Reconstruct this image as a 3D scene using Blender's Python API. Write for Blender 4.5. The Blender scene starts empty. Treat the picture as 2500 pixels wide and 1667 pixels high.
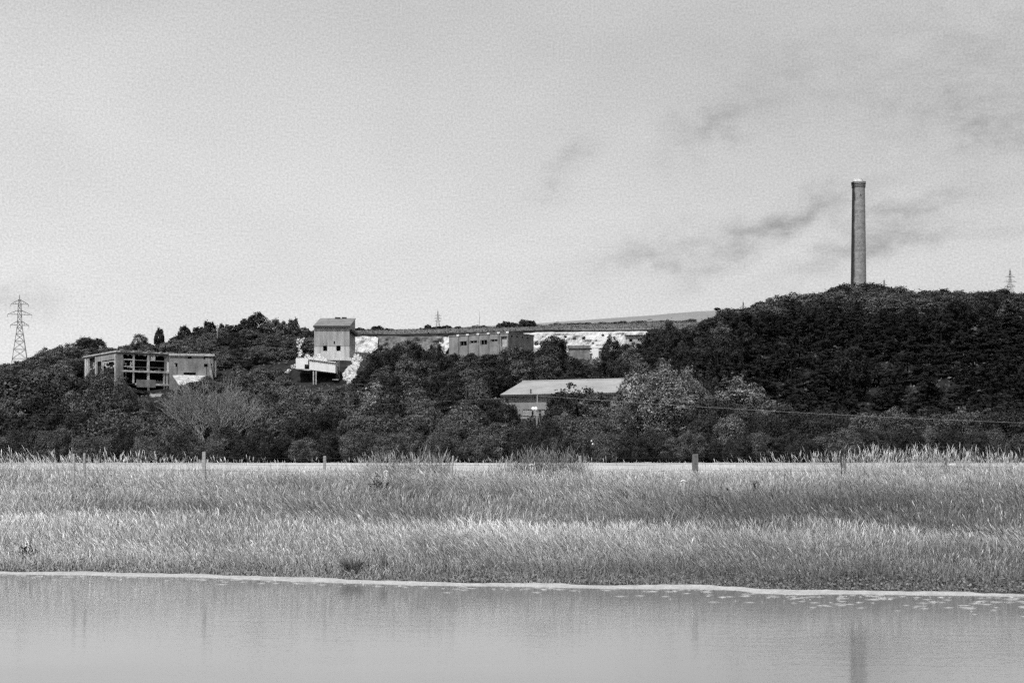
import bpy, math, random
import numpy as np
from mathutils import Vector, Matrix

S = bpy.context.scene
COL = S.collection
R_ = math.radians
# ---------------------------------------------------------------- camera
F = 2500 * 50.0 / 36.0        # focal length in photo pixels
HC, HR = 3.5, 1112.0          # eye height above the water, photo row of the horizon
cam = bpy.data.cameras.new('camera'); cam.lens = 50; cam.sensor_width = 36
cam.clip_start = 0.5; cam.clip_end = 20000
cam.shift_y = (HR - 833.5) / 2500.0
camo = bpy.data.objects.new('camera', cam); COL.objects.link(camo)
camo.location = (0, 0, HC); camo.rotation_euler = (R_(90), 0, 0)
S.camera = camo
S.view_settings.view_transform = 'Standard'; S.view_settings.look = 'None'
S.view_settings.exposure = 0.0; S.view_settings.gamma = 1.0
S.cycles.use_denoising = False
S.cycles.use_adaptive_sampling = True; S.cycles.adaptive_threshold = .10; S.cycles.adaptive_min_samples = 16
S.cycles.max_bounces = 5; S.cycles.diffuse_bounces = 2; S.cycles.glossy_bounces = 3
S.cycles.caustics_reflective = False; S.cycles.caustics_refractive = False
S.render.film_transparent = False

# ---------------------------------------------------------------- node helper
class NT:
    def __init__(s, tree):
        s.t = tree; s.n = tree.nodes; s.l = tree.links
    def new(s, typ, **kw):
        n = s.n.new(typ)
        for k, v in kw.items(): setattr(n, k, v)
        return n
    def inp(s, sock, v):
        if hasattr(v, 'is_output') or hasattr(v, 'links'): s.l.new(v, sock)
        else: sock.default_value = v
    def math(s, op, a, b=0.0, c=0.0, clamp=False):
        n = s.new('ShaderNodeMath', operation=op); n.use_clamp = clamp
        s.inp(n.inputs[0], a); s.inp(n.inputs[1], b)
        if op in ('MULTIPLY_ADD', 'SMOOTH_MIN', 'COMPARE', 'WRAP'): s.inp(n.inputs[2], c)
        return n.outputs[0]
    def rng(s, v, a, b, c, d, smooth=False):
        n = s.new('ShaderNodeMapRange'); n.clamp = True
        if smooth: n.interpolation_type = 'SMOOTHSTEP'
        s.inp(n.inputs[0], v)
        for i, x in enumerate((a, b, c, d)): n.inputs[1 + i].default_value = x
        return n.outputs[0]
    def noise(s, vec, scale, detail=2.0, rough=0.5, dist=0.0):
        n = s.new('ShaderNodeTexNoise')
        if vec is not None: s.l.new(vec, n.inputs['Vector'])
        n.inputs['Scale'].default_value = scale; n.inputs['Detail'].default_value = detail
        n.inputs['Roughness'].default_value = rough; n.inputs['Distortion'].default_value = dist
        return n.outputs['Fac']
    def mapping(s, vec, loc=(0, 0, 0), rot=(0, 0, 0), scale=(1, 1, 1)):
        n = s.new('ShaderNodeMapping'); s.l.new(vec, n.inputs[0])
        n.inputs[1].default_value = loc; n.inputs[2].default_value = rot; n.inputs[3].default_value = scale
        return n.outputs[0]
    def grey(s, v):
        n = s.new('ShaderNodeCombineColor')
        for i in range(3): s.inp(n.inputs[i], v)
        return n.outputs[0]

# ---------------------------------------------------------------- sun and sky
SUN_AZ, SUN_EL = -32.0, 57.0          # degrees: behind the camera and a little to its left
sd = bpy.data.lights.new('sun', 'SUN'); sd.energy = 3.9; sd.angle = R_(0.6); sd.color = (1, 1, 1)
so = bpy.data.objects.new('sun', sd); COL.objects.link(so)
to_sun = Vector((math.sin(R_(SUN_AZ)) * math.cos(R_(SUN_EL)), -math.cos(R_(SUN_AZ)) * math.cos(R_(SUN_EL)), math.sin(R_(SUN_EL))))
so.rotation_euler = to_sun.to_track_quat('Z', 'Y').to_euler()
so.location = to_sun * 300
W = bpy.data.worlds.new('World'); S.world = W; W.use_nodes = True
w = NT(W.node_tree); w.n.clear()
out = w.new('ShaderNodeOutputWorld'); bg = w.new('ShaderNodeBackground')
sky = w.new('ShaderNodeTexSky', sky_type='NISHITA'); sky.sun_disc = False
sky.sun_elevation = R_(SUN_EL); sky.sun_rotation = R_(180 - SUN_AZ)
bw = w.new('ShaderNodeRGBToBW'); w.l.new(sky.outputs[0], bw.inputs[0])
tc = w.new('ShaderNodeTexCoord'); sep = w.new('ShaderNodeSeparateXYZ'); w.l.new(tc.outputs['Generated'], sep.inputs[0])
az = w.math('ARCTAN2', sep.outputs[0], sep.outputs[1]); el = w.math('ARCSINE', sep.outputs[2])
ae = w.new('ShaderNodeCombineXYZ'); w.l.new(az, ae.inputs[0]); w.l.new(el, ae.inputs[1]); ae = ae.outputs[0]
ramp = w.new('ShaderNodeValToRGB'); w.l.new(w.rng(el, 0, 1.5708, 0, 1), ramp.inputs[0])
cr = ramp.color_ramp; cr.elements[0].position = 0; cr.elements[0].color = (.80,) * 3 + (1,)
cr.elements[1].position = 1; cr.elements[1].color = (.36,) * 3 + (1,)
for p, v in ((.065, .765), (.13, .69), (.2, .61), (.30, .52)):
    e = cr.elements.new(p); e.color = (v, v, v, 1)
base = ramp.outputs[0]
base = w.math('MULTIPLY', base, w.rng(az, -.36, .36, 1.05, .90))                     # thicker cloud towards the east
big = w.noise(w.mapping(ae, rot=(0, 0, R_(-20)), scale=(3.2, 7, 1)), 1.0, 4, .55, .4)
base = w.math('MULTIPLY', base, w.rng(big, .3, .7, .90, 1.08))
wv = w.mapping(ae, loc=(.37, .12, 0), rot=(0, 0, R_(-24)), scale=(5.0, 21, 1))
wis = w.noise(wv, 1.0, 5, .55, .5)
m1 = w.math('MULTIPLY', w.rng(az, -.02, .12, 0, 1, True), w.rng(el, .26, .21, 0, 1, True))
m1 = w.math('MULTIPLY', m1, w.rng(el, .105, .145, 0, 1, True))
wis = w.math('MULTIPLY', w.rng(wis, .52, .72, 0, 1, True), m1)
def streak(a0, e0, ang, L, T, amp):
    """one torn bank of thin grey cloud lying at azimuth a0, elevation e0"""
    n1 = w.noise(w.mapping(ae, loc=(a0 * 3, e0 * 5, 0), scale=(26, 26, 1)), 1.0, 3, .6)
    ox = w.math('SUBTRACT', az, a0); oy = w.math('SUBTRACT', el, e0)
    oy = w.math('ADD', oy, w.math('MULTIPLY', w.math('SUBTRACT', n1, .5), T * 4.2)); n3 = w.noise(w.mapping(ae, loc=(e0 * 9, a0 * 4, 0), scale=(60, 60, 1)), 1.0, 3, .6); oy = w.math('ADD', oy, w.math('MULTIPLY', w.math('SUBTRACT', n3, .5), T * 2.0))
    c, s_ = math.cos(R_(ang)), math.sin(R_(ang))
    x = w.math('ADD', w.math('MULTIPLY', ox, c / L), w.math('MULTIPLY', oy, s_ / L))
    y = w.math('ADD', w.math('MULTIPLY', ox, -s_ / T), w.math('MULTIPLY', oy, c / T))
    d = w.math('ADD', w.math('MULTIPLY', x, x), w.math('MULTIPLY', y, y))
    g = w.math('POWER', 2.718, w.math('MULTIPLY', d, -1.0))
    n2 = w.noise(w.mapping(ae, rot=(0, 0, R_(-ang)), scale=(38, 85, 1)), 1.0, 5, .65)
    return w.math('MULTIPLY', g, w.math('MULTIPLY', w.rng(n2, .3, .7, .25, 1.7), amp * 1.35))
tot = w.math('MULTIPLY', wis, .10)
STK = ((.038, .200, 38, .028, .008, .11), (.100, .143, 12, .038, .011, .16), (.170, .150, 32, .055, .008, .17),
          (.205, .165, 16, .060, .007, .14), (.270, .165, 12, .045, .006, .15), (.235, .140, 22, .055, .009, .13),
          (.260, .145, 8, .05, .007, .12), (.140, .223, 20, .035, .014, .12), (.330, .222, 8, .07, .018, .13),
          (-.335, .105, -10, .03, .010, .09), (.02, .105, 25, .025, .008, .05), (.30, .26, 15, .07, .02, .08), (.19, .26, 15, .05, .018, .06))
for a in STK:
    a = a[:4] + (a[4] * 1.25, a[5] * 1.08)
    tot = w.math('ADD', tot, streak(*a))
base = w.math('MULTIPLY', base, w.math('SUBTRACT', 1.0, tot))
fine = w.noise(w.mapping(ae, scale=(700, 700, 1)), 1.0, 3, .8)
base = w.math('MULTIPLY', base, w.rng(fine, .2, .8, .70, 1.30))                     # film grain imitated by fine noise in the sky colour
mix = w.math('ADD', w.math('MULTIPLY', base, 9.6), w.math('MULTIPLY', bw.outputs[0], .06))
w.l.new(w.grey(mix), bg.inputs[0]); bg.inputs[1].default_value = 0.10
w.l.new(bg.outputs[0], out.inputs[0])

# ---------------------------------------------------------------- materials (the picture is monochrome: neutral greys)
def mat(name, v, rough=.8, spec=.3, var=.0, scale=1.0, var2=.0, scale2=8.0, bump=0.0, bscale=10.0, coords='Object', objvar=0.0, streak_=0.0, attr=None, stretch=(1, 1, 1)):
    m = bpy.data.materials.new(name); m.use_nodes = True
    t = NT(m.node_tree); b = t.n['Principled BSDF']
    b.inputs['Roughness'].default_value = rough; b.inputs['Specular IOR Level'].default_value = spec
    tcn = t.new('ShaderNodeTexCoord'); vec = t.mapping(tcn.outputs[coords], scale=stretch)
    val = v
    if var: val = t.math('MULTIPLY', t.rng(t.noise(vec, scale, 4, .6), .3, .7, 1 - var, 1 + var), val)
    if var2: val = t.math('MULTIPLY', t.rng(t.noise(vec, scale2, 3, .65), .3, .7, 1 - var2, 1 + var2), val)
    if streak_:
        sv = t.mapping(tcn.outputs[coords], scale=(.6, .6, .11))
        val = t.math('MULTIPLY', t.rng(t.noise(sv, 1.0, 5, .65), .35, .7, 1 + streak_ * .4, 1 - streak_), val)
    if objvar:
        oi = t.new('ShaderNodeObjectInfo'); val = t.math('MULTIPLY', t.rng(oi.outputs['Random'], 0, 1, 1 - objvar, 1 + objvar), val)
    if attr:
        at = t.new('ShaderNodeAttribute'); at.attribute_name = attr; val = t.math('MULTIPLY', at.outputs['Fac'], val)
    t.inp(b.inputs['Base Color'], t.grey(val))
    if bump:
        bn = t.new('ShaderNodeBump'); bn.inputs['Strength'].default_value = bump; bn.inputs['Distance'].default_value = .1
        t.l.new(t.noise(vec, bscale, 4, .6), bn.inputs['Height']); t.l.new(bn.outputs[0], b.inputs['Normal'])
    return m
M = {}
M['leaf_dark'] = mat('leaf_dark', .026, .6, .25, attr='tint', objvar=.25)
M['leaf_conifer'] = mat('leaf_conifer', .0125, .65, .2, attr='tint', objvar=.25)
M['leaf_mid'] = mat('leaf_mid', .07, .5, .35, attr='tint', objvar=.25)
M['leaf_light'] = mat('leaf_light', .12, .45, .4, attr='tint', objvar=.15)
M['leaf_scrub'] = mat('leaf_scrub', .105, .6, .25, attr='tint', objvar=.2)
M['leaf_pale'] = mat('leaf_pale', .15, .6, .3, attr='tint', objvar=.1)
M['bark'] = mat('bark', .07, .9, .1, var=.3, scale=3)
M['bark_dark'] = mat('bark_dark', .022, .95, .05, var=.3, scale=3)
M['twig'] = mat('twig', .27, .9, .1, var=.3, scale=2)
M['soil'] = mat('soil', .06, .95, .1, var=.4, scale=.5, var2=.3, scale2=4, bump=.6, bscale=3)
M['scrub'] = mat('scrub', .024, .95, .1, var=.4, scale=.05, var2=.5, scale2=.4, bump=1, bscale=1)
M['upland'] = mat('upland', .15, .95, .1, var=.4, scale=.02, var2=.5, scale2=.12)
M['far_field'] = mat('far_field', .24, .95, .05, var=.15, scale=.01, var2=.12, scale2=.15, stretch=(1, .2, 1))
M['hayfield'] = mat('hayfield', .46, .95, .05, var=.22, scale=.12, var2=.12, scale2=3.0, stretch=(1, .35, 1))
M['grass'] = mat('grass', .50, .6, .25, attr='tint')
M['shore'] = mat('shore', .44, .9, .1, var=.18, scale=2.5, var2=.2, scale2=14, bump=.5, bscale=20)
M['foam'] = mat('foam', .50, .8, .2, var=.1, scale=4)
M['chalk'] = mat('chalk', .64, .95, .05, var=.22, scale=.12, var2=.22, scale2=.9, bump=1.0, bscale=1.0, streak_=.18)
M['quarry_bench'] = mat('quarry_bench', .17, .95, .05, var=.4, scale=.15, var2=.5, scale2=1.0, bump=1, bscale=1)
M['concrete'] = mat('concrete', .24, .9, .15, var=.35, scale=.25, var2=.3, scale2=1.6, bump=.3, bscale=4, streak_=.35)
M['concrete_dark'] = mat('concrete_dark', .17, .92, .1, var=.3, scale=.3, var2=.25, scale2=2, bump=.3, bscale=4, streak_=.5)
M['concrete_pale'] = mat('concrete_pale', .50, .9, .1, var=.3, scale=.5, var2=.3, scale2=2.5, bump=.3, bscale=5, streak_=.3)
M['limewash'] = mat('limewash', .86, .9, .1, var=.06, scale=.6, var2=.05, scale2=3, streak_=.12)
M['interior_shade'] = mat('interior_shade', .045, .95, .05, var=.4, scale=.6)  # deep shade inside the buildings, put into the base colour
M['near_black'] = mat('near_black', .05, .95, .05, var=.4, scale=.5)  # near black; carries the shade of the bay, recesses and holes
M['sheet'] = mat('sheet', .34, .7, .3, var=.15, scale=.5, var2=.12, scale2=5, streak_=.3)
M['asbestos'] = mat('asbestos', .33, .85, .2, var=.16, scale=.25, var2=.16, scale2=3, bump=.2, bscale=6)
M['felt'] = mat('felt', .20, .9, .15, var=.35, scale=.5, var2=.3, scale2=3, bump=.4, bscale=3)
M['steel'] = mat('steel', .16, .6, .4, var=.2, scale=1)
M['dark_steel'] = mat('dark_steel', .05, .7, .3, var=.3, scale=2)
M['white_paint'] = mat('white_paint', .85, .5, .4)
M['post'] = mat('post', .17, .9, .1, var=.3, scale=6, var2=.2, scale2=25, stretch=(1, 1, .2))
M['post_pale'] = mat('post_pale', .42, .9, .1, var=.2, scale=5, stretch=(1, 1, .2))
M['post_dark'] = mat('post_dark', .06, .9, .1, var=.3, scale=5)
M['wire'] = mat('wire', .30, .6, .4)
M['pole_wood'] = mat('pole_wood', .30, .9, .1, var=.2, scale=2, streak_=.2)

def weedy_chalk(name, cover):
    m = bpy.data.materials.new(name); m.use_nodes = True
    t = NT(m.node_tree); b = t.n['Principled BSDF']; b.inputs['Roughness'].default_value = .95; b.inputs['Specular IOR Level'].default_value = .05
    ob = t.new('ShaderNodeTexCoord').outputs['Object']
    weeds = t.rng(t.noise(t.mapping(ob, scale=(.30, .30, .42)), 1.0, 6, .68), .46 - cover, .70 - cover, 0, .92, True)
    ch = t.math('MULTIPLY', t.rng(t.noise(ob, .5, 5, .65), .3, .7, .72, 1.15), .66)
    gr = t.math('MULTIPLY', t.rng(t.noise(ob, 1.5, 3, .6), .3, .7, .5, 1.5), .09)
    v = t.math('ADD', t.math('MULTIPLY', ch, t.math('SUBTRACT', 1.0, weeds)), t.math('MULTIPLY', gr, weeds))
    t.inp(b.inputs['Base Color'], t.grey(v))
    bn = t.new('ShaderNodeBump'); bn.inputs['Strength'].default_value = 1.0; bn.inputs['Distance'].default_value = .3
    t.l.new(t.noise(ob, 1.2, 5, .65), bn.inputs['Height']); t.l.new(bn.outputs[0], b.inputs['Normal'])
    return m
M['chalk_weedy'] = weedy_chalk('chalk_weedy', -.02); M['chalk_face'] = weedy_chalk('chalk_face', -.10)
def chimney_mat():
    m = bpy.data.materials.new('chimney_brick'); m.use_nodes = True
    t = NT(m.node_tree); b = t.n['Principled BSDF']; b.inputs['Roughness'].default_value = .95; b.inputs['Specular IOR Level'].default_value = .1
    tcn = t.new('ShaderNodeTexCoord'); ob = tcn.outputs['Object']
    s3 = t.new('ShaderNodeSeparateXYZ'); t.l.new(ob, s3.inputs[0])
    ang = t.math('ARCTAN2', s3.outputs[0], t.math('MULTIPLY', s3.outputs[1], -1))       # 0 faces the river
    cv = t.new('ShaderNodeCombineXYZ'); t.l.new(t.math('MULTIPLY', ang, 3.0), cv.inputs[0]); t.l.new(s3.outputs[2], cv.inputs[1])
    br = t.new('ShaderNodeTexBrick'); t.l.new(cv.outputs[0], br.inputs['Vector'])
    br.inputs['Color1'].default_value = (.21,) * 3 + (1,); br.inputs['Color2'].default_value = (.30,) * 3 + (1,); br.inputs['Mortar'].default_value = (.34,) * 3 + (1,)
    br.inputs['Scale'].default_value = 1.0; br.inputs['Brick Width'].default_value = .45; br.inputs['Row Height'].default_value = .16; br.inputs['Mortar Size'].default_value = .02
    g = t.new('ShaderNodeRGBToBW'); t.l.new(br.outputs[0], g.inputs[0])
    v = t.math('MULTIPLY', g.outputs[0], t.rng(t.noise(ob, .8, 6, .75), .3, .7, .60, 1.35))
    v = t.math('MULTIPLY', v, t.rng(t.noise(t.mapping(ob, scale=(.2, .2, 1.1)), 1.0, 3, .6), .35, .65, .88, 1.1))
    # soot streak down the weather side, with a ragged edge of its own
    rag = t.math('ADD', ang, t.math('MULTIPLY', t.math('SUBTRACT', t.noise(t.mapping(ob, scale=(.6, .6, .25)), 1.0, 4, .65), .5), .5))
    v = t.math('MULTIPLY', v, t.rng(rag, -.98, -.62, .14, 1.0, True))
    t.inp(b.inputs['Base Color'], t.grey(v))
    bn = t.new('ShaderNodeBump'); bn.inputs['Strength'].default_value = .4; bn.inputs['Distance'].default_value = .03
    t.l.new(g.outputs[0], bn.inputs['Height']); t.l.new(bn.outputs[0], b.inputs['Normal'])
    return m
M['chimney'] = chimney_mat()
def tower_mat():
    m = bpy.data.materials.new('tower_render'); m.use_nodes = True
    t = NT(m.node_tree); b = t.n['Principled BSDF']; b.inputs['Roughness'].default_value = .92; b.inputs['Specular IOR Level'].default_value = .1
    ob = t.new('ShaderNodeTexCoord').outputs['Object']
    s3 = t.new('ShaderNodeSeparateXYZ'); t.l.new(ob, s3.inputs[0])
    wash = t.rng(t.math('ADD', s3.outputs[2], t.math('MULTIPLY', t.noise(ob, .6, 4, .6), 2.0)), 4.3, 6.2, .66, .40, True)   # pale band of render low on the wall
    v = t.math('MULTIPLY', wash, t.rng(t.noise(t.mapping(ob, scale=(.9, .9, .12)), 1.0, 6, .65), .32, .68, 1.22, .60))
    v = t.math('MULTIPLY', v, t.rng(t.noise(ob, 2.4, 4, .7), .3, .7, .8, 1.18))
    t.inp(b.inputs['Base Color'], t.grey(v))
    return m
M['tower'] = tower_mat()
def water_mat():
    m = bpy.data.materials.new('river_water'); m.use_nodes = True
    t = NT(m.node_tree); b = t.n['Principled BSDF']
    b.inputs['Roughness'].default_value = .05; b.inputs['IOR'].default_value = 1.75; b.inputs['Specular IOR Level'].default_value = .5
    ob = t.new('ShaderNodeTexCoord').outputs['Object']
    v = t.math('MULTIPLY', t.rng(t.noise(t.mapping(ob, scale=(.05, .10, 1)), 1.0, 3, .5), .3, .7, .85, 1.15), .215)
    t.inp(b.inputs['Base Color'], t.grey(v))
    t.inp(b.inputs['Roughness'], t.rng(t.noise(t.mapping(ob, rot=(0, 0, .06), scale=(.06, .30, 1)), 1.0, 4, .6), .35, .65, .02, .085))
    h = t.math('ADD', t.noise(t.mapping(ob, scale=(.9, 2.6, 1)), 1.0, 4, .62), t.math('MULTIPLY', t.noise(t.mapping(ob, scale=(9, 18, 1)), 1.0, 2, .6), .35))
    bn = t.new('ShaderNodeBump'); bn.inputs['Strength'].default_value = .06; bn.inputs['Distance'].default_value = .05
    t.l.new(h, bn.inputs['Height']); t.l.new(bn.outputs[0], b.inputs['Normal'])
    return m
M['water'] = water_mat()

# ---------------------------------------------------------------- object helpers
def tag(o, label=None, cat=None, group=None, kind=None):
    if label: o['label'] = label
    if cat: o['category'] = cat
    if group: o['group'] = group
    if kind: o['kind'] = kind
    return o
def empty(name, loc, rz=0.0):
    o = bpy.data.objects.new(name, None); COL.objects.link(o)
    o.location = loc; o.rotation_euler = (0, 0, rz); o.empty_display_size = .5
    return o
def thing(name, label, cat, loc, rz=0.0, group=None):
    return tag(empty(name, loc, rz), label, cat, group)
def link(name, me, m, parent=None):
    if m is not None: me.materials.append(m)
    o = bpy.data.objects.new(name, me); COL.objects.link(o)
    if parent is not None: o.parent = parent
    return o
def np_mesh(name, V, Fc, tint=None, smooth=False):
    """V (n,3), Fc (m,k) all faces of k corners"""
    V = np.asarray(V, np.float32); Fc = np.asarray(Fc, np.int32)
    me = bpy.data.meshes.new(name); me.vertices.add(len(V)); me.vertices.foreach_set('co', V.ravel())
    k = Fc.shape[1]
    me.loops.add(Fc.size); me.loops.foreach_set('vertex_index', Fc.ravel())
    me.polygons.add(len(Fc)); me.polygons.foreach_set('loop_start', np.arange(0, Fc.size, k, dtype=np.int32))
    me.polygons.foreach_set('use_smooth', np.full(len(Fc), smooth, dtype=bool))
    me.update(calc_edges=True)
    if tint is not None:
        a = me.attributes.new('tint', 'FLOAT', 'POINT'); a.data.foreach_set('value', np.asarray(tint, np.float32))
    return me
class MB:
    def __init__(s): s.v = []; s.f = []
    def add(s, vs, fs):
        n = len(s.v); s.v += [tuple(x) for x in vs]; s.f += [tuple(n + i for i in f) for f in fs]; return s
    def box(s, a, b):
        (x0, y0, z0), (x1, y1, z1) = a, b
        return s.add([(x0, y0, z0), (x1, y0, z0), (x1, y1, z0), (x0, y1, z0), (x0, y0, z1), (x1, y0, z1), (x1, y1, z1), (x0, y1, z1)],
                     [(0, 3, 2, 1), (4, 5, 6, 7), (0, 1, 5, 4), (1, 2, 6, 5), (2, 3, 7, 6), (3, 0, 4, 7)])
    def hexa(s, p):   # eight corners: bottom four, top four
        return s.add(p, [(0, 3, 2, 1), (4, 5, 6, 7), (0, 1, 5, 4), (1, 2, 6, 5), (2, 3, 7, 6), (3, 0, 4, 7)])
    def tube(s, pts, rad, n=6):
        pts = [Vector(p) for p in pts]
        if not hasattr(rad, '__len__'): rad = [rad] * len(pts)
        vs, fs = [], []
        for i, p in enumerate(pts):
            d = (pts[min(i + 1, len(pts) - 1)] - pts[max(i - 1, 0)]).normalized()
            u = d.cross(Vector((0, 0, 1)) if abs(d.z) < .9 else Vector((1, 0, 0))).normalized(); v = d.cross(u)
            for k in range(n):
                a = 2 * math.pi * k / n; vs.append(p + (u * math.cos(a) + v * math.sin(a)) * rad[i])
        for i in range(len(pts) - 1):
            for k in range(n):
                fs.append((i * n + k, i * n + (k + 1) % n, (i + 1) * n + (k + 1) % n, (i + 1) * n + k))
        fs.append(tuple(range(n))[::-1]); fs.append(tuple((len(pts) - 1) * n + k for k in range(n)))
        return s.add(vs, fs)
    def wall(s, o, d, inn, L, H, holes=(), th=.4):
        """wall of length L along d from o, height H, thickness th towards inn, with rectangular holes (s0,s1,z0,z1)"""
        o = Vector(o); d = Vector(d); inn = Vector(inn)
        xs = sorted({0.0, L} | {min(max(h[i], 0), L) for h in holes for i in (0, 1)}); zs = sorted({0.0, H} | {min(max(h[i], 0), H) for h in holes for i in (2, 3)})
        P = lambda x, z, t: o + d * x + inn * (th * t) + Vector((0, 0, z))
        solid = lambda i, j: 0 <= i < len(xs) - 1 and 0 <= j < len(zs) - 1 and not any(h[0] <= (xs[i] + xs[i + 1]) / 2 <= h[1] and h[2] <= (zs[j] + zs[j + 1]) / 2 <= h[3] for h in holes)
        for i in range(len(xs) - 1):
            for j in range(len(zs) - 1):
                if not solid(i, j): continue
                x0, x1, z0, z1 = xs[i], xs[i + 1], zs[j], zs[j + 1]
                for t, fl in ((0, 0), (1, 1)):
                    q = [P(x0, z0, t), P(x1, z0, t), P(x1, z1, t), P(x0, z1, t)]
                    s.add(q[::-1] if fl else q, [(0, 1, 2, 3)])
                for (a, b, q) in ((i - 1, j, ((x0, z0), (x0, z1))), (i + 1, j, ((x1, z1), (x1, z0))), (i, j - 1, ((x1, z0), (x0, z0))), (i, j + 1, ((x0, z1), (x1, z1)))):
                    if not solid(a, b):
                        s.add([P(*q[0], 0), P(*q[1], 0), P(*q[1], 1), P(*q[0], 1)], [(0, 1, 2, 3)])
        return s
    def build(s, name, m, parent=None, smooth=False):
        me = bpy.data.meshes.new(name); me.from_pydata(s.v, [], s.f); me.update()
        if smooth: me.polygons.foreach_set('use_smooth', [True] * len(me.polygons))
        return link(name, me, m, parent)
def u_of(px): return (px - 1250.0) / F
def z_of(row, D): return HC + (HR - row) / F * D
def pt(px, row, D): return Vector((u_of(px) * D, D, z_of(row, D)))
class Fac:
    """a facade: its origin at photo column px and distance D, running at ang degrees; gives metres along it and heights"""
    def __init__(s, px, D, ang, zb):
        s.x0 = u_of(px) * D; s.y0 = D; s.c = math.cos(R_(ang)); s.sn = math.sin(R_(ang)); s.ang = ang; s.zb = zb
    def s(s, px, t=0.0):   # t metres behind the face
        k = u_of(px); x0 = s.x0 - s.sn * t; y0 = s.y0 + s.c * t
        return (k * y0 - x0) / (s.c - k * s.sn)
    def z(s, px, row, t=0.0): return z_of(row, s.y0 + s.c * t + s.s(px, t) * s.sn) - s.zb
    def left(s, px):      # metres back along the side wall at the origin
        k = u_of(px); return (s.x0 - k * s.y0) / (s.sn + k * s.c)
    def zl(s, px, row): return z_of(row, s.y0 + s.c * s.left(px)) - s.zb
    def hole(s, x0, x1, r0, r1): xm = (x0 + x1) / 2; return (s.s(x0), s.s(x1), s.z(xm, r1), s.z(xm, r0))
    @property
    def loc(s): return (s.x0, s.y0, s.zb)

# ---------------------------------------------------------------- terrain
PX = np.array([-3500, -300, 0, 150, 300, 450, 600, 700, 760, 850, 950, 1050, 1300, 1550, 1650, 1750, 1870, 2050, 2250, 2500, 2800, 6000], float)
def rows(D, r): return z_of(np.array(r, float), D)
ST = [(58, np.full(22, 2.60)), (200, np.full(22, 2.6)), (235, np.full(22, 4.0)),
      (300, rows(300, [1045] * 14 + [1042, 1038, 1030, 1020, 1015, 1015, 1015, 1030])),
      (400, rows(400, [985, 985, 965, 960, 962, 955, 945, 945, 945, 940, 925, 920, 915, 905, 890, 870, 850, 838, 838, 848, 850, 900])),
      (414, rows(414, [982, 978, 955, 950, 950, 938, 925, 938, 940, 938, 912, 910, 908, 895, 878, 857, 836, 822, 822, 832, 835, 890])),
      (426, rows(426, [980, 970, 945, 938, 930, 915, 890, 885, 878, 880, 895, 900, 900, 885, 865, 842, 820, 805, 805, 815, 820, 880])),
      (520, rows(520, [975, 945, 925, 885, 875, 850, 822, 835, 850, 870, 878, 880, 875, 865, 830, 803, 780, 748, 760, 768, 780, 870])),
      (560, rows(560, [975, 950, 928, 890, 880, 855, 830, 838, 852, 868, 872, 872, 870, 862, 832, 808, 786, 756, 768, 776, 788, 875])),
      (640, rows(640, [975, 955, 935, 905, 895, 872, 850, 845, 850, 864, 868, 868, 866, 858, 840, 825, 805, 775, 785, 795, 805, 880])),
      (700, rows(700, [970, 955, 940, 915, 905, 885, 862, 842, 846, 866, 866, 866, 875, 862, 845, 832, 815, 790, 800, 808, 815, 880])),
      (719, rows(719, [970, 955, 940, 915, 905, 885, 862, 842, 846, 866, 866, 866, 875, 862, 845, 832, 815, 790, 800, 808, 815, 880])),
      (724, rows(724, [965, 955, 940, 915, 905, 880, 850, 820, 818, 816, 815, 814, 806, 805, 804, 803, 802, 790, 800, 808, 815, 880])),
      (1000, rows(1000, [960, 950, 935, 915, 900, 875, 845, 816, 810, 807, 806, 804, 797, 793, 792, 790, 788, 785, 795, 800, 805, 870])),
      (1300, rows(1300, [955, 945, 930, 915, 900, 875, 845, 814, 811, 810, 808, 806, 797, 789, 787, 786, 785, 783, 790, 795, 800, 860])),
      (2400, rows(2400, [950, 940, 925, 910, 895, 870, 840, 813, 810, 808, 806, 803, 790, 773, 764, 758, 752, 745, 740, 738, 738, 800])),
      (3000, rows(3000, [960, 950, 935, 920, 905, 880, 850, 825, 820, 815, 812, 808, 800, 785, 776, 770, 764, 757, 752, 750, 750, 810])),
      (9000, np.full(22, 60.0))]
SD = np.array([s[0] for s in ST]); SZ = np.array([s[1] for s in ST])
SHX = [-4000, -400, 0, 250, 500, 750, 1000, 1250, 1500, 1700, 1800, 1850, 1950, 2050, 2250, 2500, 3000, 6000]
SHR = [1396, 1398, 1400, 1403.5, 1409, 1419, 1427, 1431, 1436, 1437, 1440, 1447, 1451, 1449, 1452, 1455, 1458, 1462]
def shore_d(px): return HC * F / (np.interp(px, SHX, SHR) - HR)
_rng = np.random.default_rng(5)
def vnoise(x, y, seed=0, octaves=3):
    """cheap smooth pseudo-noise, about -1..1"""
    r = np.random.default_rng(seed); t = np.zeros_like(np.asarray(x, float)); a = 1.0
    for o in range(octaves):
        for k in range(3):
            th = r.uniform(0, 6.283); fr = (2 ** o) * r.uniform(.7, 1.3); ph = r.uniform(0, 6.283)
            t = t + a * np.sin((x * math.cos(th) + y * math.sin(th)) * fr + ph + 1.3 * np.sin((x * math.sin(th) - y * math.cos(th)) * fr * .7 + ph * 2)) / 3
        a *= .55
    return t / 1.6
BT = [0, .6, 1.5, 2.2, 4.5, 6.0, 7.2, 8.6, 10.5, 13.0, 15.5, 18.0, 20.0]
BZ = [-.06, .03, .07, .18, .52, .60, .50, .62, 1.05, 1.58, 2.02, 2.42, 2.60]
def wander(x): return 1.9 * vnoise(x * .17, x * 0 + 3, 61, 4) + .35 * vnoise(x * .8, x * 0, 62, 2)
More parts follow.
